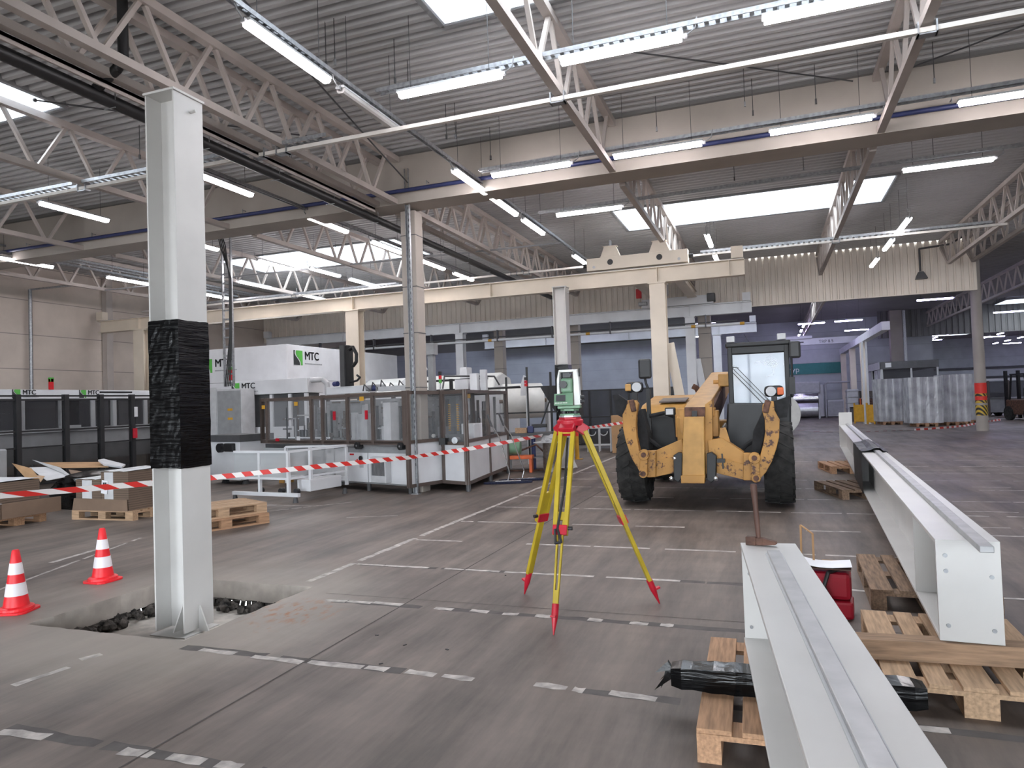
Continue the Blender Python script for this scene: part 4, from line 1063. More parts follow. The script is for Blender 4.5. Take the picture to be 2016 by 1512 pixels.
MB().bx(-5.80, -5.25, 11.9, 11.94, .80, 1.02).build('drive_plate', M_dgrey, t)
for k in range(3):
    x = -5.70+.17*k; pl = MB()
    for j in range(13): pl.bx(x-.018, x+.018, 12.1, 12.13, 1.08+.04*j, 1.10+.04*j)
    pl.build('nozzle_strip', M_yguard, t)
MB().bx(-5.55, -5.28, 12.3, 12.7, .9, 1.2).build('inner_cabinet', M_white2, t, bevel=.01)
MB().bx(-6.1, -5.9, 12.4, 12.8, .9, 1.15).build('inner_cabinet', M_lgrey, t, bevel=.01)
for k in range(34):
    x = random.uniform(-6.4, -5.5); y = random.uniform(12.5, 14.4); h_ = random.uniform(.2, .85); s = random.uniform(.02, .07)
    MB().bx(x-s/2, x+s/2, y-s/2, y+s/2, .82, .9+h_).build('inner_upright', random.choice([M_galv, M_grey, M_lgrey, M_dgrey, M_steel, M_black]), t)
MB().bx(-5.32, -5.22, 12.0, 12.03, 1.68, 1.76).build('warning_sign', M_yguard, t)
MB().tube((-5.95, 11.9, 1.0), (-5.95, 11.94, 1.0), .035, 12).build('pressure_gauge', M_ins_w, t)
MB().tube((-6.15, 13.1, 1.85), (-4.9, 13.9, 1.90), .022, 8).build('top_pipe', M_black, t)
ms = MB(); ms.bx(-6.62, -6.50, 13.1, 13.22, 1.84, 2.62); ms.bx(-6.64, -6.46, 13.06, 13.26, 2.62, 2.86); ms.build('lift_mast', M_grey, t)
bc = MB(); bc.tube((-6.30, 13.0, 1.84), (-6.30, 13.0, 2.02), .015, 8); bc.build('beacon_post', M_galv, t)
for z, m_ in ((2.02, M_green), (2.10, M_red), (2.18, M_black)): MB().tube((-6.30, 13.0, z), (-6.30, 13.0, z+.075), .032, 14).build('beacon_light', m_, t)
MB().bx(-5.6, -5.45, 12.9, 13.05, 1.84, 2.18).build('valve_block', M_white2, t); MB().bx(-5.42, -5.3, 13.0, 13.1, 1.84, 2.25).build('valve_block', M_lgrey, t)
MB().bx(-6.25, -5.95, 13.6, 13.9, 1.84, 2.10).build('valve_block', M_white2, t); MB().tube((-5.9, 13.7, 1.98), (-5.62, 13.6, 1.98), .07, 14).build('motor', M_lgrey, t, smooth=True)
fr = MB(); q = [(-6.25, 13.0, 1.9), (-6.2, 13.0, 2.16), (-5.35, 13.6, 2.13), (-5.28, 13.7, 1.95)]; fr.path(q, .018, 8); fr.build('top_frame', M_dgrey, t)

# ---- white frame cart with clear sheets in front of the carton machine
t = thing('guard_cart', 'low white tubular frame cart with clear side sheets before the carton machine', 'cart', (-8.2, 10.55, 0), math.radians(-7))
b = MB(); x0, x1, y0, y1 = -.78, .66, -.5, .75
cb = MB(); cb.bx(x0-.04, x1+.08, y0-.03, y0+.03, .10, .16); cb.build('base_bar', M_white2, t)
cb = MB(); cb.bx(x0-.04, x1+.08, y1-.03, y1+.03, .26, .31); cb.build('base_bar', M_white2, t)
for x, y in ((x0+.62, y0), (x1-.15, y0), (x1+.02, y0+.35), (x1+.05, y1), (x0, y1), (x0+.62, y1)): MB().bx(x-.025, x+.025, y-.025, y+.025, .16, .86).build('upright', M_white2, t)
tp = MB(); tp.bar((x0, y0, .86), (x1-.15, y0, .86), .04); tp.bar((x1-.15, y0, .86), (x1+.05, y1, .88), .04); tp.bar((x0, y1, .86), (x1+.05, y1, .88), .04); tp.build('top_rail', M_white2, t)
tp = MB(); tp.bar((x0, y0, .40), (x1-.15, y0, .40), .035); tp.bar((x1-.15, y0, .40), (x1+.05, y1, .42), .035); tp.build('mid_rail', M_white2, t)
MB().bx(x0, x1-.17, y0-.004, y0+.004, .42, .84).build('clear_sheet', M_milky, t); sh = MB(); sh.quad((x1-.15, y0, .43), (x1+.05, y1, .44), (x1+.05, y1, .85), (x1-.15, y0, .84)); sh.build('clear_sheet', M_milky, t)
MB().bx(x1-.2, x1+.1, y0+.25, y1-.2, .16, .36).build('drive_box', M_white2, t, bevel=.01)
for x, y in ((x0, y0), (x1, y0), (x0, y1), (x1, y1)):
    MB().tube((x, y, 0), (x, y, .1), .05, 12, .03).build('levelling_foot', M_dgrey, t)
for x in (x0+.55, x1-.4, x1-.05): MB().tube((x, y0+.05, .18), (x, y0+.12, .18), .05, 12).build('roller', M_black, t)
# ---- white drive cabinet at the far left of the machine
t = thing('drive_cabinet', 'white drive cabinet with black motor under a dark table top, left of the carton machine', 'cabinet', (-11.25, 12.62, 0), math.radians(-12))
MB().bx(-.5, .55, -.25, .5, .10, .93).build('body', M_white2, t, bevel=.01)
MB().bx(-.56, .62, -.3, .6, .94, 1.08).build('table_top', M_dgrey, t)
MB().bx(-.58, -.52, -.32, -.26, .4, 1.08).build('post', M_dgrey, t)
MB().tube((-.05, -.34, .80), (-.05, -.24, .80), .10, 18).build('motor_fan', M_black, t, smooth=True); MB().bx(.12, .42, -.34, -.25, .72, .90).build('motor', M_black, t, bevel=.02)
for x in (-.3, .4): MB().tube((x, 0, 0), (x, 0, .10), .09, 12, .05).build('foot', M_dgrey, t)

# ================================================================== WHITE MACHINES WITH LETTERING
def logo(parent, T, s, sub=True):
    """green and dark square with a pale curve, the letters MTC and a small grey line; T places local x-z plane"""
    a = MB(); n_ = 14
    cur = [(x_, z_) for x_, z_ in ((.74, 0), (.74, .10), (.70, .22), (.60, .36), (.44, .50), (.28, .64), (.20, .78), (.20, .90), (.24, 1))]
    a.xz([(c[0]*s-.06*s, c[1]*s) for c in cur]+[(.02*s, s), (.02*s, 0)], -.004, 0); bmesh.ops.transform(a.bm, matrix=T, verts=a.bm.verts); a.build('emblem', M_ink, parent)
    a = MB(); a.xz([(c[0]*s+.06*s, c[1]*s) for c in cur]+[(.98*s, s), (.98*s, 0)], -.004, 0); bmesh.ops.transform(a.bm, matrix=T, verts=a.bm.verts); a.build('emblem', M_green, parent)
    o = text('MTC', .78*s, M_ink, parent, bold=.022*s, ext=.002); o.matrix_local = T @ Matrix.Translation((1.22*s, -.003, .42*s)) @ Matrix.Rotation(PI/2, 4, 'X')
    if sub:
        a = MB(); xx = 1.22; rr = random.Random(3)      # a line of print too small to read
        while xx < 3.1:
            l = rr.uniform(.08, .16); a.xz([(xx*s, .09*s), (xx*s+l*s*.8, .09*s), (xx*s+l*s*.8, .17*s), (xx*s, .17*s)], -.004, -.001); xx += l
        bmesh.ops.transform(a.bm, matrix=T, verts=a.bm.verts); a.build('small_print', M_inkl, parent)
t = thing('machine_housing', 'tall white machine housing with MTC lettering on its long bright side', 'machine housing', (-12.6, 16.3, 0))
MB().bx(-4.8, 0, 0, 6.2, .1, 3.43).build('body', M_white2, t, bevel=.01)
sm = MB(); sm.bx(-4.8, .003, -.004, 6.2, 2.43, 2.445); sm.build('seam', M_grey, t)
MB().bx(-4.78, -.02, .02, 6.18, 0, .1).build('plinth', M_dgrey, t)
MB().bx(-2.0, -1.9, -.06, 0, 2.50, 2.85).build('beacon_light', M_red, t, bevel=.02)
MB().bx(-2.0, -1.9, -.07, -.001, 2.80, 2.88).build('beacon_cap', M_green, t)
logo(t, Matrix.Translation((.004, .28, 2.86)) @ Matrix.Rotation(PI/2, 4, 'Z'), .42)
logo(t, Matrix.Translation((-3.02, -.004, 2.75)), .40)
t = thing('machine_entrance', 'white machine front with MTC lettering over dark windows, below the tall housing', 'machine', (-13.9, 15.55, 0))
MB().bx(0, 2.5, 0, .7, 2.03, 2.42).build('header', M_white2, t, bevel=.01)
MB().bx(0, 2.4, .1, .65, .1, 2.02).build('body', M_dgrey, t)
for x in (0, .62, 1.25, 1.85, 2.36): MB().bx(x, x+.09, .04, .12, .1, 2.02).build('window_post', M_white2, t)
MB().bx(0, 2.45, .02, .12, .1, 1.15).build('lower_panel', M_white2, t)
logo(t, Matrix.Translation((.02, -.004, 2.09)), .28)
pd = MB(); pd.path([(2.4, .2, 2.36), (2.85, .2, 2.36), (2.98, .2, 2.24), (2.98, .2, 1.9)], .07, 12); pd.build('duct', M_lgrey, t, smooth=True)
t = thing('electrical_cabinet', 'tall grey electrical cabinet with small yellow stickers, right of the black film', 'cabinet', (-13.45, 14.95, 0))
MB().bx(-.9, .42, 0, .5, 0, 2.2).build('body', M_lgrey, t, bevel=.01)
MB().bx(-.36, .40, -.02, 0, .15, 2.15).build('door', M_grey, t, bevel=.004); MB().bx(-.88, -.40, -.02, 0, .15, 2.25).build('door', M_lgrey, t, bevel=.004)
for z in (1.62, 1.38): MB().bx(-.02, .14, -.026, -.02, z, z+.06).build('sticker', M_yguard, t)
MB().bx(.22, .28, -.05, -.02, .82, .88).build('switch', M_rust, t)
t = thing('cable_ladder', 'vertical cable ladder with black cables hanging behind the film-wrapped column', 'cable ladder', (-12.2, 13.6, 2.2))
for x in (-.13, .13): MB().bx(x-.014, x+.014, -.03, .03, 0, 3.98).build('side_rail', M_galv, t)
for k in range(13): MB().bx(-.13, .13, -.012, .012, .06+.22*k, .10+.22*k).build('rung', M_galv, t)
for k in range(4):
    MB().path([(-.10+.05*k, -.03, 0), (.08+.02*k, -.04, 1.2), (.10+.02*k, -.04, 2.6), (0-.05*k, -.03, 3.4), (-.18-.03*k, -.03, 3.9)], .013, 6).build('cable', M_black, t)
# ---- long machine behind the black fence, along the left wall
t = thing('conveyor_line', 'long white machine with MTC headers behind the black fence', 'machine', (-15.6, 12.3, 0))
MB().bx(-1.2, 0, -6.5, 2.6, 2.03, 2.24).build('header', M_white2, t, bevel=.008)
MB().bx(-1.15, -.05, -6.5, 2.5, .55, 1.25).build('lower_body', M_lgrey, t)
MB().bx(-1.15, .02, -6.5, 2.5, 1.26, 1.34).build('sill', M_white2, t)
MB().bx(-1.0, -.4, -6.5, 2.4, 1.35, 2.02).build('inner_body', M_dgrey, t)
for y in (-4.2, -2.05, -1.3, -.35, .45, 1.05, 2.0, 2.45): MB().bx(-.12, -.02, y-.05, y+.05, 1.34, 2.03).build('window_post', M_lgrey if int(y*10) % 2 else M_white2, t)
for y0, y1 in ((-4.1, -2.2), (-1.9, -.5), (.1, .9), (1.2, 2.3)): MB().bx(-.08, -.06, y0, y1, 1.35, 2.02).build('window', M_glass_d, t)
for y in (-1.55, .05): logo(t, Matrix.Translation((.004, y, 2.05)) @ Matrix.Rotation(PI/2, 4, 'Z'), .19)
MB().bx(-.02, .06, -.7, -.62, 2.24, 2.50).build('beacon_light', M_red, t, bevel=.01); MB().bx(-.02, .06, -.7, -.62, 2.42, 2.52).build('beacon_cap', M_green, t)
MB().bx(-.02, .12, -.45, .0, 1.30, 1.40).build('control_box', M_white2, t)
t = thing('guard_fence', 'black mesh guard fence with a gate in front of the long white machine', 'fence', (-14.0, 12.4, 0))
fy = [-6.4, -4.6, -2.65, -1.63, -.80, .02, .8, 1.6]
for y in fy: MB().bx(-.05, .05, y-.05, y+.05, 0, 2.07).build('post', M_black, t)
for z in (2.04, 1.96, 1.33, 1.0, .25): MB().bx(-.02, .02, -6.4, 1.6, z-.018, z+.018).build('rail', M_black, t)
for a, b_ in zip(fy, fy[1:]): 
    MB().bx(-.004, .004, a+.05, b_-.05, .25, .98).build('mesh_panel', M_mesh, t)
    MB().bx(-.004, .004, a+.05, b_-.05, 1.02, 1.94).build('window', glassy('faint_guard_panel', '#3a3a3c', .30) if a == fy[0] else bpy.data.materials['faint_guard_panel'], t)
MB().bx(-.02, .02, -.80, .02, 2.10, 2.14).build('gate_header', M_black, t)
MB().bx(.05, .10, -.02, .08, 1.05, 1.28).build('gate_lock', M_redp, t, bevel=.01)
MB().bx(.05, .07, .04, .12, 1.55, 1.78).build('warning_sign', M_cardpr, t)
t = thing('push_button_box', 'grey push-button box beside the black film, on the guard fence', 'control box', (-13.9, 12.85, 1.30))
MB().bx(0, .10, 0, .42, 0, .26).build('body', M_lgrey, t, bevel=.008)
for y, z, m_ in ((.25, .19, M_black), (.36, .19, M_black), (.25, .07, M_orange), (.36, .07, M_black)): MB().tube((.10, y, z), (.13, y, z), .022, 10).build('button', m_, t)
MB().bx(-.02, 0, .05, .3, -1.3, .3).build('stand', M_black, t)
t = thing('wall_post', 'grey steel wall post at the left wall, meeting the cream runway', 'post', (XL+.12, 17.2, 0))
MB().bx(-.1, .1, -.12, .12, 0, 6.1).build('post', M_truss, t)
t = thing('wall_pipe', 'thin galvanised pipe rising along the left wall', 'pipe', (XL+.15, 14.6, 2.0))
MB().tube((0, 0, -2.0), (0, 0, 3.4), .05, 10).build('pipe', M_galv, t, smooth=True); MB().tube((0, 0, 3.4), (1.4, .3, 3.45), .03, 8).build('branch', M_galv, t)
t = thing('wall_ladder', 'caged steel ladder on the left wall behind the white column', 'ladder', (XL+.3, 20.6, 2.6))
for y in (-.25, .25): MB().bx(-.02, .02, y-.02, y+.02, 0, 3.4).build('side_rail', M_galv, t)
for k in range(11): MB().bx(-.015, .015, -.25, .25, .1+.3*k, .13+.3*k).build('rung', M_galv, t)
for k in range(5): MB().path([(0, -.25, .3+.7*k), (.45, -.35, .3+.7*k), (.62, 0, .3+.7*k), (.45, .35, .3+.7*k), (0, .25, .3+.7*k)], .018, 6).build('cage_hoop', M_galv, t)

# ================================================================== TELEHANDLER
TX, TY = -.945, 10.7
tele = thing('telehandler', 'yellow telehandler with a black cab and an empty front tool carrier, facing the camera', 'telehandler', (TX, TY, 0))
def K(cx, cy, Y):           # outline read on a plane across the hall, in the machine's own coordinates
    p = at(1180+cx/4.0857, 640+cy/4.0857, Y=Y); return (p.x-TX, p.z)
def out(pts, Y, y0, y1):    # y0..y1: thickness in machine coordinates
    return MB().xz([K(a, b, Y) for a, b in pts], y0, y1)
# wheels
def tyre(x, y, r, wd, steer=0.0):
    T = Matrix.Translation((x, y, r)) @ Matrix.Rotation(steer, 4, 'Z') @ Matrix.Rotation(PI/2, 4, 'Y')
    h = wd/2; b = MB()
    prof = [(r*.56, -h*.80), (r*.74, -h*1.0), (r*.90, -h*.98), (r*.955, -h*.8), (r*.965, 0), (r*.955, h*.8), (r*.90, h*.98), (r*.74, h*1.0), (r*.56, h*.80)]
    b.lathe(prof, 48, T)
    n_ = 19
    for k in range(n_):
        for s in (-1, 1):
            a0 = 2*PI*(k+(.25 if s > 0 else -.25))/n_; sl = .16
            q = [(a0, 0.0), (a0+.10, 0.0), (a0+.10+sl*1.3, s*h*1.0), (a0+sl*1.3, s*h*1.0)]
            vs = []
            for rr in (r*.955, r*1.0):
                for (a, z) in q: vs.append(b.bm.verts.new(T @ Vector(((rr-(.03 if abs(z) > 0 else 0))*math.cos(a), (rr-(.03 if abs(z) > 0 else 0))*math.sin(a), z))))
            lo_, hi = vs[:4], vs[4:]
            b.bm.faces.new(hi); b.bm.faces.new(list(reversed(lo_)))
            for i in range(4): b.bm.faces.new((lo_[i], lo_[(i+1) % 4], hi[(i+1) % 4], hi[i]))
    o = b.build('tyre', M_tyre, tele)
    rm = MB(); rm.lathe([(r*.30, -h*.3), (r*.50, -h*.6), (r*.57, -h*.8), (r*.57, h*.8), (r*.50, h*.6), (r*.30, h*.3)], 32, T)
    rm.build('rim', M_cat_c, o, smooth=True)
tyre(-1.0, 0, .585, .40); tyre(1.02, 0, .595, .40); tyre(-1.0, 2.9, .585, .40); tyre(1.02, 2.9, .585, .40)
ax = MB(); ax.tube((-.9, 0, .58), (.9, 0, .58), .11, 16); ax.tube((-.9, 2.9, .58), (.9, 2.9, .58), .11, 16); ax.ball((0, 0, .58), .22, 16); ax.build('axle', M_black, tele)
MB().bx(-.42, .42, -.25, 3.5, .48, .85).build('chassis', M_black, tele, bevel=.03)
MB().bx(-.38, .95, 3.3, 3.75, .55, 1.1).build('counterweight', M_cat_c, tele, bevel=.04)
# front tool carrier, on a plane just ahead of the wheels
FY = 9.82; f0 = FY-TY
b = out([(680, 738), (845, 735), (852, 1212), (664, 1215)], FY, f0-.05, f0+.26); b.build('boom_head', M_cat_c, tele, bevel=.012)
out([(690, 850), (818, 850), (826, 1060), (800, 1095), (720, 1095), (696, 1060)], FY, f0-.056, f0-.05).build('cover_plate', M_cat_c, tele)
out([(682, 662), (848, 660), (846, 738), (684, 740)], FY, f0+.02, f0+.26).build('head_recess', M_rust, tele)
out([(745, 690), (785, 690), (785, 745), (745, 745)], FY, f0-.01, f0+.03).build('latch', M_black, tele)
out([(660, 1205), (856, 1203), (850, 1268), (664, 1266)], FY, f0-.09, f0+.12).build('foot_plate', M_cat, tele, bevel=.006)
out([(845, 640), (900, 600), (905, 900), (868, 1200), (850, 1200)], FY, f0+.10, f0+.5).build('boom_side', M_cat, tele)
out([(640, 690), (684, 680), (670, 900), (650, 860)], FY, f0+.06, f0+.4).build('boom_side', M_cat, tele)
for pts in ([(600, 1045), (640, 1020), (672, 1030), (668, 1225), (640, 1262), (604, 1235)], [(866, 1030), (905, 1018), (946, 1050), (940, 1235), (905, 1262), (868, 1240)]):
    out(pts, FY, f0-.08, f0+.04).build('hitch_link', M_black, tele, bevel=.01)
for cx, cy in ((585, 1228), (940, 1228)):
    x, z = K(cx, cy, FY); MB().ball((x, f0-.08, z), .034, 12).build('hitch_pin', M_chrome, tele, smooth=True)
x, z = K(612, 1070, FY); MB().ball((x, f0-.08, z), .026, 10).build('hitch_pin', M_chrome, tele, smooth=True)
lv = MB(); p0, p1 = K(990, 1030, FY), K(1000, 1150, FY); lv.bar((p0[0], f0-.10, p0[1]), (p1[0], f0-.10, p1[1]), .02); p2 = K(950, 1085, FY); p3 = K(1015, 1085, FY); lv.bar((p2[0], f0-.10, p2[1]), (p3[0], f0-.10, p3[1]), .07, .05); lv.build('locking_lever', M_black, tele)
# cross arms
out([(455, 1088), (602, 1055), (602, 1190), (455, 1222)], FY, f0+.02, f0+.12).build('cross_arm', M_cat_w, tele, bevel=.005)
out([(944, 1062), (1162, 1122), (1162, 1246), (944, 1192)], FY, f0+.02, f0+.12).build('cross_arm', M_cat_w, tele, bevel=.005)
out([(425, 1022), (660, 918), (672, 1050), (600, 1065), (455, 1098)], FY, f0+.06, f0+.30).build('gusset_plate', M_cat, tele, bevel=.005)
out([(866, 930), (985, 910), (1160, 1028), (1162, 1126), (944, 1070), (880, 1040)], FY, f0+.06, f0+.30).build('gusset_plate', M_cat, tele, bevel=.005)
out([(968, 830), (1012, 826), (1052, 952), (960, 905)], FY, f0+.10, f0+.16).build('gusset_plate', M_cat, tele)
out([(370, 1012), (455, 1010), (455, 1222), (392, 1226), (340, 1190), (352, 1080)], FY, f0-.02, f0+.14).build('arm_bracket', M_cat_w, tele, bevel=.01)
out([(1158, 1028), (1280, 1035), (1296, 1190), (1262, 1250), (1158, 1248)], FY, f0-.02, f0+.14).build('arm_bracket', M_cat_w, tele, bevel=.01)
for c_, d_ in (((365, 1040), (362, 1190)), ((1248, 1065), (1262, 1225))):
    pa, pb = K(*c_, FY), K(*d_, FY)
    lk = MB(); lk.tube((pa[0], f0-.10, pa[1]), (pa[0], f0-.02, pa[1]), .075, 18); lk.tube((pb[0], f0-.10, pb[1]), (pb[0], f0-.02, pb[1]), .060, 16); lk.bar((pa[0], f0-.06, pa[1]), (pb[0], f0-.06, pb[1]), .10, .05, up=(0, 1, 0))
    lk.build('pivot_link', M_cat_w, tele, bevel=.006)
    for q in (pa, pb): MB().tube((q[0], f0-.115, q[1]), (q[0], f0-.10, q[1]), .036, 14).build('pivot_pin', M_rust, tele)
# curved uprights with black flaps
out([(232, 606), (296, 604), (318, 632), (304, 720), (300, 800), (306, 900), (330, 1010), (366, 1090), (384, 1190), (340, 1192), (262, 1062), (218, 930), (196, 830), (192, 720), (222, 660)], FY, f0-.06, f0+.06).build('upright_arm', M_cat_w, tele, bevel=.008)
out([(1312, 640), (1345, 610), (1402, 612), (1412, 690), (1450, 760), (1446, 900), (1424, 990), (1390, 1090), (1342, 1180), (1300, 1226), (1262, 1215), (1288, 1070), (1318, 960), (1334, 860), (1330, 760), (1310, 690)], FY, f0-.06, f0+.06).build('upright_arm', M_cat_w, tele, bevel=.008)
for cx, cy in ((275, 648), (1346, 655)):
    x, z = K(cx, cy, FY)
    MB().box((x, f0-.07, z), (.075, .03, .17), R=Matrix.Rotation(.25 if cx > 1000 else -.2, 4, 'Y')).build('pin_slot', M_rust, tele, bevel=.03)
out([(104, 562), (150, 560), (226, 612), (226, 690), (186, 746), (140, 722)], FY, f0+.02, f0+.10).build('rubber_flap', M_rubber, tele)
out([(1402, 612), (1470, 590), (1538, 566), (1510, 742), (1446, 748), (1408, 692)], FY, f0+.02, f0+.10).build('rubber_flap', M_rubber, tele)
# mudguards and dark engine bay
out([(318, 690), (345, 672), (400, 860), (408, 1005), (332, 1008), (302, 900), (304, 760)], 10.2, 10.1-TY, 10.5-TY).build('mudguard', M_rubber, tele, bevel=.01)
out([(1282, 760), (1312, 690), (1330, 760), (1326, 900), (1286, 1050), (1220, 1045), (1240, 850)], 10.2, 10.1-TY, 10.5-TY).build('mudguard', M_rubber, tele, bevel=.01)
MB().bx(-.92, -.10, .15, .9, .62, 1.30).build('engine_bay', M_black, tele, bevel=.03)
mg = MB(); mg.path([(-.72, -.35, 1.30), (-.5, -.3, 1.34), (-.36, -.28, 1.28), (-.33, -.3, .95)], .03, 8); mg.path([(-.80, -.5, 1.05), (-.55, -.4, .82), (-.35, -.45, .72)], .03, 8); mg.path([(.46, -.4, .72), (.6, -.4, .86), (.78, -.45, .98)], .03, 8)
mg.build('hydraulic_hose', M_rubber, tele, smooth=True)
# boom, rising to the rear along the middle
bo = MB(); bo.bar((-.12, -.72, 1.10), (.06, 3.6, 1.85), .34, .36); bo.build('boom', M_cat_c, tele, bevel=.015)
bo = MB(); bo.bar((.12, .3, 1.25), (.16, 3.0, 1.70), .07, .34); bo.build('boom_wear_strip', M_rust, tele)
bt = MB(); bt.bx(-.30, .22, -.62, -.35, 1.28, 1.40); bt.bx(-.32, -.22, -.60, -.3, 1.0, 1.32); bt.bx(.16, .26, -.60, -.3, 1.0, 1.36); bt.build('boom_nose', M_cat, tele, bevel=.01)
MB().bx(-.10, .12, -.66, -.5, 1.25, 1.37).build('nose_latch', M_black, tele, bevel=.01)
MB().bx(.12, .50, 1.9, 2.4, 1.72, 1.94).build('boom_bracket', M_cat_c, tele, bevel=.02)
MB().tube((.02, 2.2, 1.80), (.14, 2.2, 1.80), .05, 12).build('bracket_pin', M_cat_c, tele)
hc = MB(); hc.tube((.24, -.6, .95), (.30, .4, 1.12), .035, 12); hc.build('tilt_cylinder', M_steel, tele, smooth=True)
hv = MB(); hv.ball((.22, -.72, .92), .045, 10); hv.bx(.14, .26, -.70, -.6, .80, .96); hv.tube((.20, -.74, .74), (.28, -.80, .66), .02, 8); hv.build('hydraulic_coupling', M_steel, tele)
# engine cover on the camera's left of the boom
hp = MB(); hp.yz([(.55, 1.30), (.75, 1.46), (2.0, 1.60), (3.6, 1.58), (3.6, .8), (.6, .8)], -1.02, -.18); hp.build('engine_cover', M_cat_c, tele, bevel=.05)
gv = MB(); gv.box((-.52, .98, 1.52), (.42, .5, .02), R=Matrix.Rotation(math.radians(6), 4, 'X')); gv.build('cover_vent', M_brown, tele)
ep = MB(); ep.path([(-.26, 2.6, 1.3), (-.27, 2.6, 1.62), (-.31, 2.6, 1.72), (-.38, 2.6, 1.76)], .05, 12); ep.build('exhaust_pipe', M_rust, tele, smooth=True)
# cab on the camera's right
cx0, cx1, cy0, cy1, cz0, cz1 = .40, 1.20, .45, 1.95, 1.42, 2.30
for (x, y) in ((cx0, cy0), (cx1, cy0), (cx0, cy1), (cx1, cy1)): MB().bx(x-.035, x+.035, y-.04, y+.04, cz0-.05, cz1).build('cab_pillar', M_black, tele, bevel=.012)
rf = MB(); rf.bx(cx0-.06, cx1+.06, cy0-.06, cy1+.05, cz1-.02, cz1+.05); rf.bx(cx0, cx1, cy0-.03, cy0+.05, cz1-.13, cz1); rf.build('cab_roof', M_black, tele, bevel=.02)
MB().bx(cx0+.03, cx1-.03, cy0-.012, cy0, cz0-.02, cz1-.12).build('windscreen', M_cabglass, tele)
MB().bx(cx0+.03, cx1-.03, cy1, cy1+.012, cz0, cz1-.08).build('rear_window', M_cabglass, tele)
for x in (cx0, cx1): MB().bx(x-.006, x+.006, cy0+.04, cy1-.04, cz0, cz1-.06).build('side_window', M_cabglass, tele)
lb = MB(); lb.xz([(cx0-.06, cz0+.03), (cx1+.03, cz0), (cx1+.0, .62), (.72, .55), (.50, .72), (.30, .85), (cx0-.08, 1.2)], cy0-.14, cy1); lb.build('cab_body', M_plastic_b, tele, bevel=.03)
MB().bx(.55, .92, 1.2, 1.65, 1.25, 1.9).build('seat', M_black, tele, bevel=.06)
MB().bx(.62, .66, cy1-.02, cy1+.015, cz0, cz1-.06).build('window_bar', M_dgrey, tele)
MB().bar((cx0+.04, cy1+.02, cz1-.35), (cx1-.04, cy1+.02, cz1-.26), .02).build('window_bar', M_dgrey, tele)
wp = MB(); wp.bar((cx0+.02, cy0-.03, 1.98), (cx0+.52, cy0-.03, 1.42), .010); wp.bar((cx0+.02, cy0-.035, 1.92), (cx0+.46, cy0-.03, 1.40), .012); wp.bar((cx0+.10, cy0-.035, 1.97), (cx0+.56, cy0-.035, 1.43), .010); wp.bar((cx0+.02, cy0-.03, 1.99), (cx0+.12, cy0-.035, 1.97), .012)
wp.build('wiper', M_black, tele)
for x, y in ((cx0+.02, cy0), (cx1-.06, cy0+.0)):
    MB().bx(x-.06, x+.06, y-.06, y+.04, cz1+.06, cz1+.15).build('work_lamp', M_lgrey, tele, bevel=.008)
an = MB(); an.tube((cx0+.3, 1.0, cz1+.05), (cx0+.2, 1.0, cz1+.22), .004, 6); an.build('aerial', M_black, tele)
# mirrors and lamps
mr = MB(); mr.bx(1.23, 1.39, .30, .36, 2.07, 2.32); mr.build('mirror', M_plastic_b, tele, bevel=.03)
mr = MB(); mr.path([(1.26, .36, 2.1), (1.26, .40, 1.75), (1.25, .40, 1.50)], .018, 10); mr.bx(1.215, 1.295, .34, .42, 1.55, 1.80); mr.bar((1.28, .38, 2.25), (1.18, .5, 2.28), .03); mr.build('mirror_arm', M_black, tele)
mr = MB(); mr.bx(-.86, -.67, -.33, -.27, 1.85, 2.14); mr.build('mirror', M_plastic_b, tele, bevel=.045)
mr = MB(); mr.path([(-.73, -.28, 1.12), (-.73, -.28, 1.70), (-.76, -.28, 1.78), (-.78, -.28, 1.90)], .018, 10); mr.bx(-.76, -.705, -.31, -.25, 1.05, 1.70); mr.build('mirror_arm', M_black, tele)
for x, y, z, s in ((-.92, -.34, 1.73, 1), (1.0, .0, 1.60, 1)):
    lampb = MB(); lampb.box((x, y, z), (.26, .10, .16)); lampb.build('headlamp', M_black if x < 0 else M_black, tele, bevel=.05)
    MB().tube((x+(.04 if x < 0 else -.04), y-.065, z), (x+(.04 if x < 0 else -.04), y-.045, z), .068, 20).build('lamp_lens', M_lgrey, tele)
    MB().bx(x+(-.13 if x < 0 else .045), x+(-.045 if x < 0 else .13), y-.062, y-.03, z-.055, z+.05).build('indicator_lens', M_cat_c if x < 0 else M_orange, tele, bevel=.012)
    MB().bx(x-.04, x+.04, y-.03, y+.03, z-.24, z-.07).build('lamp_bracket', M_black, tele)
MB().bx(-.47, -.32, -.55, -.48, 1.30, 1.42).build('side_lamp', M_black, tele, bevel=.02)
MB().bx(-.45, -.35, -.56, -.545, 1.32, 1.40).build('lamp_lens', M_lgrey, tele)

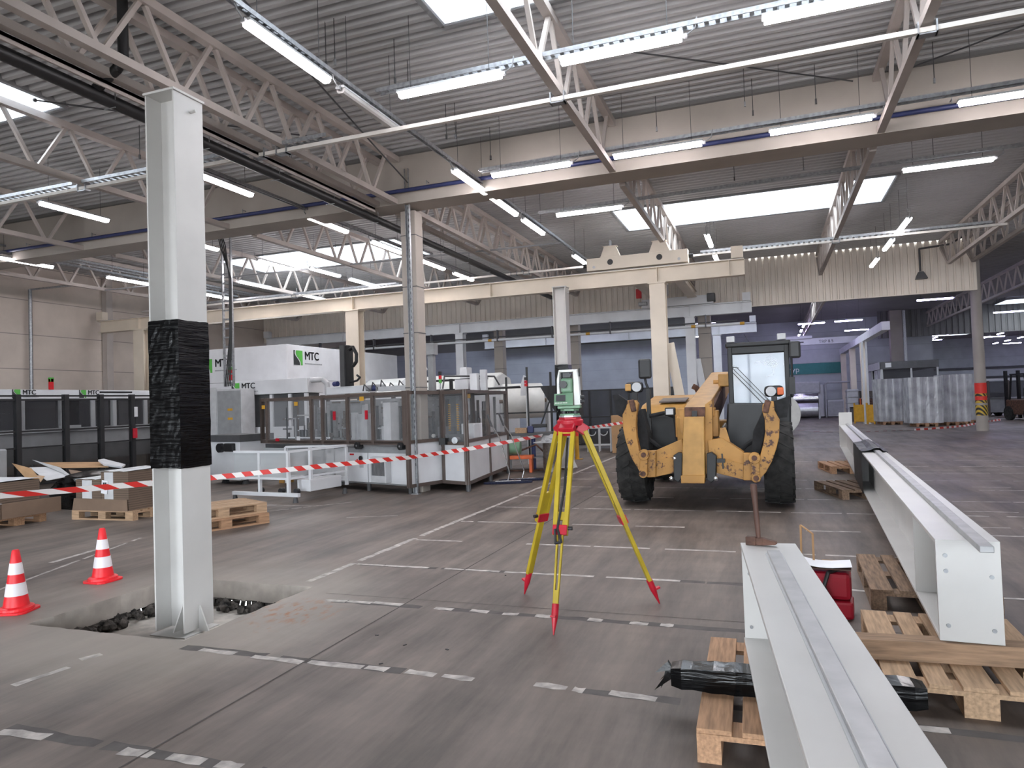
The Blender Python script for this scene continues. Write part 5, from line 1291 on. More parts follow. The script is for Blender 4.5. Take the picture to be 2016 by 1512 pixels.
# ================================================================== BARRIER TAPE
def atd(x, y, d):          # the place at pixel (x, y), d metres ahead of the camera
    v = fwd + cr*((x-1008)/F_PX) - cu*((y-756)/F_PX); return v*d + Vector((0, 0, CAM_H))
def ribbon(name, label, pts, wd, m, twist=0.35, flat=False):
    o0 = pts[0]; t = thing(name, label, 'barrier tape', o0)
    fine = []
    for a, b in zip(pts, pts[1:]):
        n_ = max(2, int((b-a).length/.12))
        for k in range(n_): fine.append(a.lerp(b, k/n_))
    fine.append(pts[-1]); mb = MB(); prev = None; s = 0
    for i, p in enumerate(fine):
        s += (p-fine[i-1]).length if i else 0
        ang = twist*math.sin(s*1.3)+.15*math.sin(s*3.1)
        up = Vector((0, 0, 1)) if not flat else Vector((0, 0, .15))
        d = (fine[min(i+1, len(fine)-1)]-fine[max(i-1, 0)]).normalized(); sd = d.cross(Vector((0, 0, 1)))
        w_ = (up*math.cos(ang)+sd*(math.sin(ang) if not flat else 1.0)).normalized()*wd/2
        c = p-o0; cur = (mb.bm.verts.new(c-w_), mb.bm.verts.new(c+w_))
        if prev: mb.bm.faces.new((prev[0], cur[0], cur[1], prev[1]))
        prev = cur
    o = mb.build('tape', m, t); sm = o.modifiers.new('thickness', 'SOLIDIFY'); sm.thickness = .001
    return t
ribbon('barrier_tape', 'red and white barrier tape strung across the hall behind the white column', [atd(*q) for q in ((-90, 987, 7.0), (0, 976, 7.5), (150, 964, 8.2), (300, 951, 8.9), (420, 940, 9.5), (640, 917, 10.7), (812, 900, 11.8), (921, 884, 12.42), (1000, 870, 13.9), (1068, 857, 15.6))], .072, M_tape)
ribbon('barrier_tape', 'short red and white barrier tape between the yellow bollard and the telehandler', [atd(*q) for q in ((1137, 845, 18.8), (1180, 839, 17.0), (1228, 832, 15.6), (1300, 828, 14.5))], .065, M_tape)
fl_pts = [at(x, y, Z=.03) for x, y in ((1560, 846), (1600, 849), (1650, 851), (1700, 850), (1760, 848), (1800, 846))]
ribbon('barrier_tape', 'slack red and white tape lying on the floor before the wrapped stacks', fl_pts, .11, M_tape_f, flat=True)
ribbon('barrier_tape', 'slack red and white tape sagging past the round taped column', [at(1800, 846, Z=.03), at(1860, 842, Z=.06), at(1900, 838, Z=.05), at(1930, 832, Z=.08), at(1970, 826, Z=.1)], .08, M_tape_f)

# ================================================================== LEFT FLOOR: CARTON STACKS, SCRAP, PALLETS
def layered(name, base, line, period):
    m = banded(name, base, line, period, 2, period*.22, .9, .06); return m
M_layers = layered('stacked_carton_edges', '#6f5e51', '#53453a', .034)
p = dup(pal_l, (-9.60, 8.33, 0), math.radians(92), 'wooden pallet carrying the two strapped carton stacks, left of the white column'); p.name = 'pallet'
def cartons(label, x0, x1, y0, y1, z0, z1, bands, paper=None, rz=0.0, loc=(0, 0, 0)):
    t = thing('carton_stack', label, 'carton stack', loc, rz)
    MB().bx(x0, x1, y0, y1, z0, z1).build('cartons', M_layers, t)
    tp = MB(); n_ = 6
    for i in range(n_):
        xa, xb = x0+(x1-x0)*i/n_, x0+(x1-x0)*(i+1)/n_; f = lambda k: z1+.002+.012*math.sin(k*1.9)**2
        tp.bm.faces.new([tp.bm.verts.new(q) for q in ((xa, y0-.01, f(i)), (xb, y0-.01, f(i+1)), (xb, y1+.01, f(i+1)+.01), (xa, y1+.01, f(i)+.01))])
    tp.build('top_sheet', M_cardpr, t).modifiers.new('thickness', 'SOLIDIFY').thickness = .004
    for a, b in bands: MB().bx(a, b, y0-.006, y0-.001, z0+.12, z1-.01).build('printed_band', M_cardpr, t)
    return t
A = cartons('lower carton stack with two white bands on the pallet, left of the white column', -10.14, -9.62, 7.95, 8.65, .146, .61, [(-10.0, -9.80)])
B = cartons('taller carton stack with a white band on the same pallet, next to the white column', -9.61, -9.06, 7.95, 8.68, .146, .73, [(-9.54, -9.36)])
lp = MB(); lp.box((-9.52, 7.93, .50), (.12, .004, .20), R=Matrix.Rotation(.12, 4, 'Y')); lp.build('paper_label', M_paper, B)
MB().bx(-9.545, -9.51, 7.924, 7.928, .53, .57).build('label_print', M_ink, B); MB().bx(-9.50, -9.475, 7.924, 7.928, .53, .57).build('label_print', M_ink, B)
t = thing('carton_tray', 'flat brown cardboard apron wrapped round the foot of the two carton stacks', 'cardboard', (-9.6, 7.925, .145))
MB().xz([(-.58, 0), (.55, 0), (.54, .17), (-.54, .18)], -.012, .0).build('apron', M_card, t)
p = dup(pal_n, (-11.12, 7.36, 0), math.radians(88), 'wooden pallet at the edge of the frame, carrying the toppled carton stack'); p.name = 'pallet'
Cst = cartons('leaning carton stack with black and white bands at the frame edge, behind the cone', -.72, .60, -.36, .36, .0, .50, [(.10, .20), (.30, .40)], rz=math.radians(-2), loc=(-11.2, 7.36, .146))
MB().bx(.21, .29, -.368, -.362, .12, .49).build('dark_band', M_ink, Cst)
t = thing('carton_tray', 'low brown cardboard tray with a white rim under the leaning stack', 'cardboard', (-11.15, 7.38, .145), math.radians(-2))
MB().bx(-.78, .80, -.395, -.375, 0, .22).build('tray_side', M_card, t); MB().bx(.78, .80, -.395, .5, 0, .22).build('tray_side', M_card, t); MB().bx(-.78, .80, -.40, -.37, .22, .225).build('rim', M_cardpr, t)
def sheet(label, pts, m, th=.008, name='cardboard_sheet', cat='cardboard'):
    ps = [atd(*q) for q in pts]; o0 = ps[0]; t = thing(name, label, cat, o0); mb = MB(); mb.face([p_-o0 for p_ in ps])
    o = mb.build('sheet', m, t); s_ = o.modifiers.new('thickness', 'SOLIDIFY'); s_.thickness = th; return t
sheet('brown cardboard flap sticking up at the left of the scrap heap', [(24, 912, 13.0), (62, 922, 12.6), (80, 944, 12.3), (50, 940, 12.6)], M_card_l)
sheet('white board lying low in the scrap heap, under the grey leaning one', [(58, 920, 12.9), (105, 919, 13.2), (142, 936, 12.4), (92, 946, 12.0)], M_cardpr)
sheet('grey-white board leaning long across the scrap heap', [(64, 905, 13.6), (118, 920, 13.0), (146, 941, 12.2), (138, 938, 12.25)], M_lgrey)
sheet('large tan cardboard sheet lying flat on top of the scrap heap', [(82, 911, 14.2), (195, 910, 14.2), (214, 920, 13.2), (125, 922, 13.2)], M_card_l)
sheet('white and violet printed bag lying on the tan cardboard sheet', [(193, 908, 13.6), (204, 906, 13.9), (247, 917, 13.3), (240, 922, 12.9), (205, 917, 13.3)], M_cardpr, .03, 'printed_bag', 'bag')
sheet('torn brown cardboard strip in front of the scrap heap', [(72, 936, 12.1), (88, 938, 12.0), (80, 950, 11.7)], M_wood_l)
sheet('brown cardboard piece tucked under the tan sheet of the scrap heap', [(135, 925, 12.9), (170, 930, 12.7), (150, 936, 12.5), (140, 934, 12.6)], M_card)
sheet('small tan cardboard piece in the hollow of the scrap heap', [(152, 930, 12.75), (175, 929, 12.8), (168, 935, 12.5), (153, 934, 12.5)], M_wood_l)
t = thing('plastic_heap', 'glossy black plastic sheeting heaped under the scrap cardboard', 'plastic sheeting', (-11.5, 9.35, 0), math.radians(-8))
hp_ = MB(); g = bmesh.ops.create_uvsphere(hp_.bm, u_segments=40, v_segments=20, radius=1)
rr = random.Random(5)
for v in g['verts']:
    x, y, z = v.co; zz = max(0, z); f = 1+.10*math.sin(9*zz+x*2)+.05*math.sin(7*x+3*y)
    sq = max(abs(x), abs(y)); k = 1.0/(max(.35, (x*x+y*y)**.5)) * min(1, (x*x+y*y)**.5*1.25)
    v.co = Vector((x*k*.62*f if sq > 0 else 0, y*k*.60*f, (zz**.5)*.56*(1+.12*math.sin(3*x+1.2))))
hp_.build('sheeting', M_sheen, t, smooth=True)
p2 = dup(pal_n, (-7.27, 7.76, 0), math.radians(-24.8), 'lower pallet of the pair stacked on the floor right of the white column'); p2.name = 'pallet'
p3 = dup(pal_l, (-7.32, 7.78, .146), math.radians(-26), 'upper pale pallet of the pair stacked on the floor right of the white column'); p3.name = 'pallet'
t = thing('machine_motor', 'grey machine base and pipes at the frame edge, inside the black fence', 'machine', (-13.2, 8.3, 0))
MB().bx(-.35, .3, -.6, .5, 0, 1.05).build('housing', M_grey, t, bevel=.03); MB().tube((-.1, -.5, 1.05), (-.1, .4, 1.2), .14, 14).build('motor', M_dgrey, t, smooth=True)

# ================================================================== MIDDLE: ROLLS, COVERS, BENCH, MOPS
t = thing('paper_roll', 'large white paper roll in its stand behind the glazed machine', 'paper roll', (-6.5, 18.6, 0), math.radians(28))
MB().lathe([(.47, -.55), (.485, -.53), (.485, .53), (.47, .55)], 40, Matrix.Translation((0, 0, 1.62)) @ Matrix.Rotation(PI/2, 4, 'Y')).build('roll', M_ins_w, t, smooth=True)
MB().tube((-.80, 0, 1.62), (.80, 0, 1.62), .05, 12).build('core', M_card, t)
for x in (-.72, .72):
    MB().bx(x-.04, x+.04, -.25, .25, 0, 1.72).build('stand_side', M_white2, t)
t = thing('film_line', 'long white covered machine running behind the two glazed machines', 'machine', (-10.35, 19.75, 0), math.radians(-8))
MB().bx(-2.9, 2.9, 0, 1.3, .1, 1.95).build('body', M_white2, t, bevel=.04)
cv = MB(); cv.yz([(0, 1.9), (.15, 2.35), (.6, 2.52), (1.15, 2.35), (1.3, 1.9)], -2.6, 2.7); cv.build('cover', M_ins_w, t, bevel=.05)
for x in (-1.8, .2, 2.0): MB().bx(x-.05, x+.05, -.02, .02, 1.0, 2.25).build('cover_band', M_lgrey, t)
for x in (.4, 1.5): MB().bx(x, x+.08, -.5, -.42, 0, 2.35).build('support_post', M_black, t)
MB().bx(.4, 2.8, -.5, -.44, 2.28, 2.34).build('support_rail', M_black, t); MB().bx(.4, 2.8, -.5, -.44, 2.0, 2.05).build('support_rail', M_black, t)
MB().bx(1.75, 2.0, -.3, .0, 1.8, 2.68).build('lift_plate', M_white2, t, bevel=.02); MB().bx(1.80, 1.95, -.31, -.30, 2.2, 2.25).build('slot', M_black, t)
ar = MB(); ar.bar((-.4, -.2, 2.3), (.5, -.25, 2.75), .10, .16); ar.build('swing_arm', M_white2, t)
t = thing('safety_railing', 'black steel railing with tall posts beside the large paper roll', 'railing', (-6.0, 17.6, 0), math.radians(20))
for x, h_ in ((-.55, 2.25), (.0, 2.5), (.62, 2.35)): MB().bx(x-.03, x+.03, -.03, .03, 0, h_).build('post', M_black, t)
for z in (1.95, 1.28): MB().bx(-.9, 1.0, -.02, .02, z, z+.04).build('rail', M_black, t)
MB().bar((.62, 0, 1.7), (.3, 0, .9), .04).build('brace', M_black, t)
MB().xz([(.35, 1.95), (.95, 1.95), (.95, 1.28), (.72, 1.28)], -.01, .01).build('dark_sheet', M_black, t)
t = thing('signal_beacon', 'red signal beacon on a thin pale pole before the large paper roll', 'beacon', (-5.83, 17.0, 0))
MB().tube((0, 0, 0), (0, 0, 1.98), .016, 8).build('pole', M_lgrey, t)
for z, m_ in ((1.98, M_red), (2.06, M_redp), (2.14, M_black)): MB().tube((0, 0, z), (0, 0, z+.07), .04, 14).build('beacon_light', m_, t)
bp_ = MB(); bp_.xz([(-.26, 1.75), (-.12, 1.75), (-.10, 2.25), (-.16, 2.28), (-.24, 2.05)], .3, .33); bp_.build('cover_plate', M_white2, t)
t = thing('workbench', 'cluttered steel workbench with vise and hanging hoses beyond the mops', 'workbench', (-5.35, 15.7, 0), math.radians(12))
MB().bx(-.55, .55, -.35, .35, .80, .86).build('bench_top', M_dgrey, t)
for x in (-.5, .5):
    for y in (-.3, .3): MB().bx(x-.03, x+.03, y-.03, y+.03, 0, .80).build('leg', M_lgrey, t)
MB().bx(-.5, .5, -.3, .3, .28, .31).build('shelf', M_grey, t)
MB().bx(.0, .14, -.30, -.1, .86, 1.02).build('vise', M_blue, t, bevel=.02); MB().bx(.10, .45, -.28, -.18, .98, 1.06).build('vise_jaw', M_black, t, bevel=.01)
MB().tube((.12, -.2, 0), (.12, -.2, .8), .05, 12).build('pedestal', M_blue, t)
hs = MB(); hs.path([(-.5, -.36, .7), (-.2, -.4, .45), (.2, -.4, .6), (.45, -.4, .35)], .02, 6); hs.path([(-.6, -.5, .03), (-.1, -.62, .03), (.4, -.55, .03), (.75, -.35, .03), (.9, -.5, .03)], .02, 6); hs.build('hose', M_rust, t)
t = thing('wood_block', 'pale wooden block lying on the cluttered workbench', 'wood block', (-5.45, 15.5, .861), math.radians(12)); MB().bx(-.15, .12, -.08, .08, 0, .12).build('block', M_wood_l, t)
t = thing('electric_motor', 'green electric motor standing on an orange base under the workbench', 'motor', (-5.55, 15.0, 0), math.radians(10))
MB().tube((-.2, 0, .55), (.22, 0, .55), .15, 20).build('motor_body', M_ins_g, t, smooth=True); MB().bx(-.45, .5, -.15, .15, .30, .38).build('base', M_orange, t, bevel=.01)
for x in (-.4, .45): MB().bx(x-.03, x+.03, -.12, .12, 0, .30).build('leg', M_orange, t)
MB().bx(-.50, -.42, -.1, .1, .38, .66).build('end_bracket', M_orange, t, bevel=.02)
t = thing('steel_drum', 'dull grey steel drum beside the workbench', 'drum', (-4.62, 15.1, 0))
MB().lathe([(.20, 0), (.205, .02), (.20, .04), (.20, .32), (.206, .34), (.20, .36), (.20, .62), (.206, .64), (.20, .66)], 28).build('body', M_steel, t, smooth=True)
t = thing('plastic_bag', 'crumpled clear plastic bag lying on a board over the steel drum', 'plastic bag', (-4.62, 15.1, .66))
MB().bx(-.34, .30, -.26, .26, 0, .02).build('board', M_lgrey, t)
bg_ = MB(); g = bmesh.ops.create_icosphere(bg_.bm, subdivisions=3, radius=.24); rr = random.Random(9)
for v in g['verts']: v.co *= rr.uniform(.82, 1.12); v.co.z = max(-.005, v.co.z*.65); v.co.z += .022
bg_.build('bag', M_film_c, t)
for k, (x, y, a, s) in enumerate(((-4.86, 12.9, 0, 'nearer'), (-4.72, 13.35, .1, 'farther'))):
    t = thing('floor_mop', s+' of two wide navy floor mops leaning by the glazed machine', 'mop', (x, y, 0), math.radians(22)+a, 'floor mops')
    hd_ = MB(); pl = [(.48*math.cos(q)*(1 if abs(math.cos(q)) < .8 else 1.0), .10*math.sin(q)) for q in [2*PI*i/28 for i in range(28)]]; hd_.xy(pl, 0, .045); hd_.build('mop_head', M_navy, t, bevel=.012)
    MB().bx(-.25, .25, -.035, .035, .045, .06).build('mop_frame', M_chrome, t)
    hn_ = MB(); hn_.path([(.0, 0, .06), (.04, 0, .20), (-.14-.05*k, -.05, .9), (-.30-.07*k, -.08, 1.18)], .013, 8); hn_.build('handle', M_chrome, t, smooth=True)
    gp = MB(); gp.tube((-.28-.07*k, -.08, 1.12), (-.36-.08*k, -.10, 1.36), .020, 10); gp.build('grip', M_dgrey, t)
t = thing('bollard', 'yellow steel bollard with a red top, behind the tripod', 'bollard', (-4.93, 18.43, 0))
MB().tube((0, 0, .01), (0, 0, .62), .055, 16).build('post', M_yguard, t, smooth=True); MB().tube((0, 0, .62), (0, 0, .98), .057, 16).build('red_sleeve', M_red_tape, t, smooth=True); MB().bx(-.14, .14, -.1, .1, 0, .012).build('foot_plate', M_yguard, t)
t = thing('tall_carton', 'tall plain cardboard box standing left of the telehandler wheel', 'cardboard box', (-4.27, 20.7, 0), math.radians(4))
MB().bx(-.16, .30, -.2, .25, 0, 1.10).build('carton', M_card_l, t, bevel=.006); MB().bx(-.16, .30, -.203, -.2, .545, .555).build('tape_seam', M_wood_l, t)
t = thing('mesh_fence', 'black mesh guard fence behind the yellow bollard', 'fence', (-4.3, 22.8, 0), math.radians(3))
for x in (-1.75, -1.3, -.6, 0, .7, 1.4): MB().bx(x-.03, x+.03, -.03, .03, 0, 1.92).build('post', M_black, t)
for z in (1.88, 1.0, .1): MB().bx(-1.75, 1.4, -.02, .02, z, z+.04).build('rail', M_black, t)
for xa, xb in ((-1.75, -1.3), (-1.3, -.6), (-.6, 0), (0, .7), (.7, 1.4)): MB().bx(xa+.03, xb-.03, -.005, .005, .14, 1.88).build('mesh_panel', M_mesh, t)
t = thing('tube_trolley', 'white tubular trolley before the black mesh fence', 'trolley', (-4.95, 21.2, 0), math.radians(8))
for x in (-.35, .0, .35):
    for y in (-.2, .2): MB().tube((x, y, 0), (x, y, .72), .018, 8).build('upright', M_white2, t)
for y in (-.2, .2):
    for z in (.20, .72): MB().tube((-.38, y, z), (.38, y, z), .018, 8).build('rail', M_white2, t)
for x in (-.2, .15):
    ho = MB(); ho.path([(x+.12*math.cos(a), -.24, .62+.12*math.sin(a)) for a in [PI+PI*k/6 for k in range(7)]], .014, 6); ho.build('hoop', M_white2, t)
t = thing('jumbo_roll', 'huge white film roll standing behind the right wheel of the telehandler', 'film roll', (.22, 28.6, 0))
MB().lathe([(.80, -.6), (.82, -.58), (.82, .58), (.80, .6)], 48, Matrix.Translation((0, 0, .82)) @ Matrix.Rotation(PI/2, 4, 'X')).build('roll', M_ins_w, t, smooth=True)
MB().tube((0, -.62, .82), (0, .62, .82), .09, 16).build('core', M_card, t)

# ================================================================== FAR HALL, RIGHT
def wrapped(label, x, y, w, d, h_, rz, seed):
    rr = random.Random(seed); t = thing('wrapped_stack', label, 'wrapped stack', (x, y, .145), rz, 'film-wrapped stacks by the glazed booth')
    b = MB(); n_, nz = 20, 16; per = []
    for (ax, ay), (bx_, by_) in (((-1, -1), (1, -1)), ((1, -1), (1, 1)), ((1, 1), (-1, 1)), ((-1, 1), (-1, -1))):
        for k in range(n_): per.append(((ax+(bx_-ax)*k/n_)*w/2, (ay+(by_-ay)*k/n_)*d/2))
    rings = []
    for i in range(nz+1):
        z = h_*i/nz; rings.append([b.bm.verts.new((px_*(1-.045*abs(math.cos(j*PI/5))+rr.uniform(-.006, .006)), py_*(1-.045*abs(math.cos(j*PI/5))+rr.uniform(-.006, .006)), z+(rr.uniform(-.02, .02) if 0 < i < nz else 0))) for j, (px_, py_) in enumerate(per)])
    for A_, B_ in zip(rings, rings[1:]):
        for k in range(len(per)): b.bm.faces.new((A_[k], A_[(k+1) % len(per)], B_[(k+1) % len(per)], B_[k]))
    b.bm.faces.new(rings[-1]); b.bm.faces.new(list(reversed(rings[0]))); b.build('film', M_film_c, t); 
    p_ = dup(pal_n, (x, y, 0), rz, 'wooden pallet under the '+label.split(' wrapped')[0]+' wrapped stack by the glazed booth'); p_.name = 'pallet'; p_['group'] = 'pallets under the wrapped stacks'
    return t
wrapped('foremost-left film wrapped stack, hiding the booth door edge', 5.15, 36.7, 1.15, 1.1, 1.95, .1, 1)
wrapped('broad film wrapped stack, nearest of the stacks before the booth', 6.08, 34.2, 1.30, 1.15, 1.93, .05, 2)
wrapped('film wrapped stack with bright glints, third before the booth', 7.32, 34.9, 1.1, 1.1, 2.0, .05, 3)
wrapped('film wrapped stack nearest the round taped column', 8.2, 36.5, .85, 1.0, 2.02, .05, 4)
t = thing('glazed_booth', 'grey framed glazed booth behind the wrapped stacks', 'booth', (5.2, 39.0, 0))
bw, bd_, bh = 2.5, 7.0, 2.98
MB().bx(-.05, bw, -.05, bd_, 2.62, bh).build('roof_band', M_dgrey, t); MB().bx(-.06, -.02, -.05, bd_, 2.62, bh).build('side_band', M_lgrey, t)
for x in (0, 1.28, bw-.1): MB().bx(x, x+.08, -.04, .04, 0, 2.62).build('post', M_lgrey, t)
for y in (0, 1.0, 2.0, 3.2, 4.6, 6.9): MB().bx(-.04, .04, y, y+.09, 0, 2.62).build('post', M_lgrey, t)
MB().bx(.1, 1.26, -.01, .01, .9, 2.6).build('window', M_glass_d, t); MB().bx(1.36, bw-.1, -.01, .01, .9, 2.6).build('window', M_glass_d, t)
MB().bx(.08, bw-.1, -.02, .02, .05, .9).build('panel', M_grey, t)
for ya, yb in ((.1, 1.0), (1.1, 2.0), (3.3, 4.6), (4.7, 6.9)): MB().bx(-.015, .015, ya, yb, .05, 2.6).build('side_panel', M_lgrey, t)
MB().bx(-.03, .02, 2.15, 3.15, .05, 2.1).build('door', M_glass_d, t); MB().bx(-.05, -.03, 2.2, 2.3, .95, 1.05).build('door_handle', M_chrome, t)
MB().bx(.20, .46, -.07, -.05, 2.70, 2.92).build('notice', M_cardpr, t); MB().bx(0, bw, bd_-.05, bd_, 0, 2.62).build('rear_wall', M_lgrey, t)
for k, (x, y, w_, s) in enumerate(((4.12, 38.2, .62, 'left of'), (4.45, 37.2, .35, 'right of'))):
    t = thing('safety_barrier', 'yellow guard panel %s the white posts by the glazed booth' % s, 'barrier', (x, y, 0), math.radians(-38), 'yellow guards by the booth')
    MB().bx(-w_/2, w_/2, -.015, .015, .08, .92).build('panel', M_yguard, t)
    for xx in (-w_/2, w_/2): MB().bx(xx-.03, xx+.03, -.03, .03, 0, 1.0).build('post', M_yguard, t)
for k, x in enumerate((4.25, 4.42)):
    t = thing('slim_post', 'slim white steel post between the yellow guards, %s of two' % ('outer', 'inner')[k], 'post', (x, 37.6, 0)); MB().bx(-.04, .04, -.04, .04, 0, 3.95).build('post', M_white2, t); MB().bx(-.1, .1, -.1, .1, 0, .012).build('foot_plate', M_white2, t)
t = thing('cage_tank', 'white tank in a wire cage beside the rusty crates', 'tank', (4.28, 43.2, 0)); MB().bx(-.3, .3, -.4, .4, .15, 1.7).build('tank', M_lgrey, t, bevel=.05)
cg = MB()
for k in range(5): cg.bx(-.33, .33, -.43, .43, .3+.32*k, .325+.32*k)
cg.build('cage', M_galv, t)
for k in range(4):
    t = thing('steel_crate', ('bottom', 'second', 'third', 'top')[k]+' crate in the rusty crate stack beside the caged tank', 'crate', (4.9, 42.6, .40*k), 0, 'rusty crates'); MB().bx(-.36, .36, -.4, .4, .03, .375).build('crate', M_rust if k < 3 else M_steel, t)
    for x in (-.33, .33): MB().bx(x-.03, x+.03, -.42, -.39, 0, .395).build('corner_post', M_orange if k < 3 else M_black, t)
t = thing('waste_bin', 'dark waste bin before the caged tank', 'bin', (4.22, 41.2, 0)); MB().xy([(-.25, -.25), (.25, -.25), (.25, .25), (-.25, .25)], 0, .72).build('body', M_dgrey, t, bevel=.03); MB().bx(-.27, .27, -.27, .27, .72, .76).build('rim', M_black, t)
t = thing('wall_sign', 'teal sign panel with pale letters high on the far wall, right of the cab', 'sign', (.6, 49.94, 2.82)); MB().bx(-1.2, 3.75, -.04, .04, 0, .70).build('panel', M_teal, t); text('ryp', .5, M_wh_ink, t, (.62, -.045, .16)); MB().bx(-1.2, 3.75, -.05, .05, .70, .74).build('trim_strip', M_lgrey, t)
for k, (x, r, y, s) in enumerate(((2.05, .34, 47.6, 'upper bright'), (1.95, .42, 46.4, 'lower grey'))):
    t = thing('metal_roll', s+' metallic film roll in the stand under the teal sign', 'film roll', (x, y, 0)); T_ = Matrix.Translation((0, 0, 1.25 if k == 0 else .55)) @ Matrix.Rotation(PI/2, 4, 'Y')
    MB().lathe([(r-.02, -.75), (r, -.73), (r, .73), (r-.02, .75)], 36, T_).build('roll', M_chrome if k == 0 else M_alu, t, smooth=True)
    for xx in (-.8, .8): MB().bx(xx-.04, xx+.04, -.3, .3, 0, 1.5 if k == 0 else .7).build('stand', M_lgrey, t)
t = thing('coating_machine', 'white machine with curved hood under the teal sign', 'machine', (2.2, 48.6, 0)); MB().bx(-1.3, 1.0, 0, 1.0, .05, 2.1).build('body', M_white2, t, bevel=.06); MB().bx(-1.2, .8, -.3, 0, 1.55, 2.3).build('hood', M_lgrey, t, bevel=.08)
pp = MB(); pp.path([(1.1, 0, 0), (1.1, 0, 2.1), (1.2, 0, 2.2), (2.6, 0, 2.2), (2.7, 0, 2.1), (2.7, 0, 1.2)], .05, 8); pp.build('pipe', M_lgrey, t, smooth=True)
t = thing('white_cupboard', 'white cupboard unit against the far wall, right of the coating machine', 'cupboard', (3.85, 49.2, 0)); MB().bx(-.45, .5, -.35, .5, .05, 1.1).build('body', M_white2, t, bevel=.02); MB().bx(-.40, .45, -.37, -.35, .15, 1.0).build('door', M_lgrey, t)
t = thing('long_counter', 'long white counter along the far wall beside the cupboard', 'counter', (5.4, 49.3, 0)); MB().bx(-.5, 1.4, -.3, .5, 0, 1.35).build('body', M_white2, t, bevel=.02)
t = thing('hall_column', 'broad dark column in the far hall, rising behind the glazed booth', 'column', (7.1, 41.6, 0)); MB().bx(-.32, .32, 4.8, 5.4, 0, 6.25).build('shaft', M_girder, t)
MB().bx(.34, .48, 4.7, 4.8, 0, 6.2).build('edge_strip', M_galv, t)
for k, (x, y) in enumerate(((2.2, 38), (8.8, 52))):
    t = truss('steel lattice roof truss of the far hall, '+('above the telehandler cab', 'past the round column', 'deepest in view')[k], x, 25.6, 60, 26, 1.1)
for k, (x, y) in enumerate([(-4.79, 7.06), (-4.66, 7.05), (-4.25, 7.75), (-4.36, 8.3), (-4.47, 9.71), (-4.34, 9.76), (-4.2, 10.85), (-1.45, 10.79), (-.06, 10.78), (-.16, 10.4), (.78, 10.73), (2.23, 10.69), (2.9, 14.26), (.75, 13.89), (-.46, 13.91), (-7.1, 9.4), (-9.2, 8.4)]):
    t = thing('hanger_rod', 'thin hanger rod dangling from the roof deck', 'rod', (x, y, 5.62), 0, 'unused hanger rods under the roof')
    MB().tube((0, 0, .02), (0, 0, .56), .006, 6).build('rod', M_dgrey, t); MB().bx(-.012, .012, -.012, .012, 0, .07).build('clip', M_galv if k % 2 else M_dgrey, t)
t = thing('forklift', 'dark forklift truck far off at the frame edge past the round column', 'forklift', (11.1, 38.2, 0), math.radians(195))
for x in (-.28, .28): MB().bx(x-.05, x+.05, -1.35, -1.2, .05, 2.3).build('mast_rail', M_black, t)
MB().bx(-.5, .5, -1.0, .9, .25, .95).build('body', M_rust, t, bevel=.06); MB().bx(-.48, .48, .5, 1.05, .3, 1.15).build('counterweight', M_black, t, bevel=.1)
for x in (-.45, .45): 
    MB().bar((x, -.75, .9), (x, -.55, 2.1), .06).build('guard_post', M_black, t); MB().bar((x, .6, 1.1), (x, .4, 2.1), .06).build('guard_post', M_black, t)
MB().bx(-.5, .5, -.6, .45, 2.08, 2.14).build('overhead_guard', M_black, t); MB().bx(-.25, .25, -.1, .45, .95, 1.5).build('seat', M_black, t, bevel=.06)
for x in (-.48, .48):
    for y, r in ((-.75, .32), (.65, .27)): MB().tube((x-.09, y, r), (x+.09, y, r), r, 24).build('wheel', M_tyre, t)
for x in (-.25, .25): MB().bx(x-.05, x+.05, -2.3, -1.3, .06, .10).build('fork', M_steel, t)
t = thing('machine_carriage', 'white machine carriage on dark rollers, far off beyond the round column', 'machine', (11.6, 45.5, 0)); MB().bx(-.6, .7, -.3, .3, .45, 1.25).build('body', M_white2, t, bevel=.02); MB().bx(-.6, .9, -.35, .35, .12, .42).build('chassis', M_black, t)
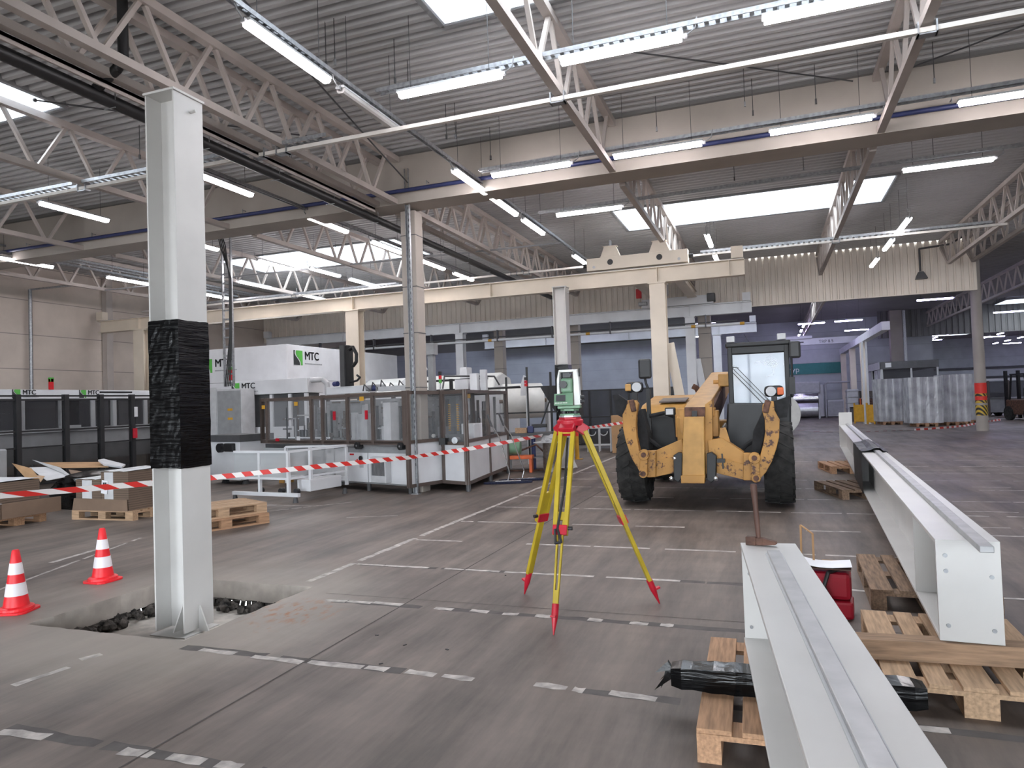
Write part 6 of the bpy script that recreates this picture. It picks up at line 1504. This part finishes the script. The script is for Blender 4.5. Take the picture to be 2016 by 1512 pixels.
for x in (-.4, .1, .6): MB().tube((x, -.38, .12), (x, .38, .12), .12, 14).build('roller', M_rubber, t)
t = thing('conveyor_machine', 'grey glazed production machine far off, between the last stack and the round column', 'machine', (9.6, 44.0, 0)); MB().bx(-1.0, .4, 0, 1.2, .2, 1.9).build('body', M_lgrey, t); MB().bx(-.8, -.2, -.02, 0, .6, 1.6).build('dark_door', M_dgrey, t); MB().bx(-1.1, 4.5, .1, 1.3, 1.9, 2.0).build('top_beam', M_white2, t)
for x in (.4, 1.3, 2.2, 3.1, 4.0): MB().bx(x, x+.09, 0, .1, 0, 1.9).build('frame_post', M_brown, t)
MB().bx(.5, 4.0, .02, .05, 1.0, 1.85).build('window', M_glass_d, t); MB().bx(.5, 4.0, .3, 1.1, .2, .95).build('bed', M_grey, t)
for z, y in ((2.5, Y3-2.0), (3.4, Y3-2.0)):
    t = thing('wall_pipe_run', 'dark pipe run along the deepest wall, '+('lower' if z < 3 else 'upper')+' of two', 'pipe', (14, y+1.9, z)); MB().bx(-9, 15, -.1, 0, -.1, .1).build('pipe', M_dgrey, t)
# camera box with a bent pipe on the cladding
t = thing('wall_device', 'dark device hanging on a bent pipe against the corrugated cladding', 'wall device', (4.55, 24.9, 4.98))
pp = MB(); pp.path([(0, 0, .25), (0, 0, .95), (.8, -.02, 1.0), (1.5, -.1, 1.35)], .03, 8); pp.build('pipe', M_dgrey, t, smooth=True); MB().xz([(-.15, 0), (.18, 0), (.12, .12), (.06, .22), (-.06, .22), (-.12, .1)], -.15, .05).build('body', M_dgrey, t)
# girder-end film heap already lies on the beam; small litter on the open floor
for k, (x, y) in enumerate(((742, 1251), (797, 1270), (880, 1279), (750, 1307), (995, 1133))):
    p_ = at(x, y, Z=0); t = thing('floor_chip', 'small dark chip of debris on the open floor, '+('left', 'second', 'right', 'lowest', 'topmost')[k]+' of five left of the tripod', 'debris', p_, k*1.3, 'chips on the floor'); MB().bx(-.012, .012, -.006, .006, 0, .004).build('chip', M_black, t)
for k, (x, y) in enumerate(((81, 1050), (113, 1150), (1590, 890))):
    pass
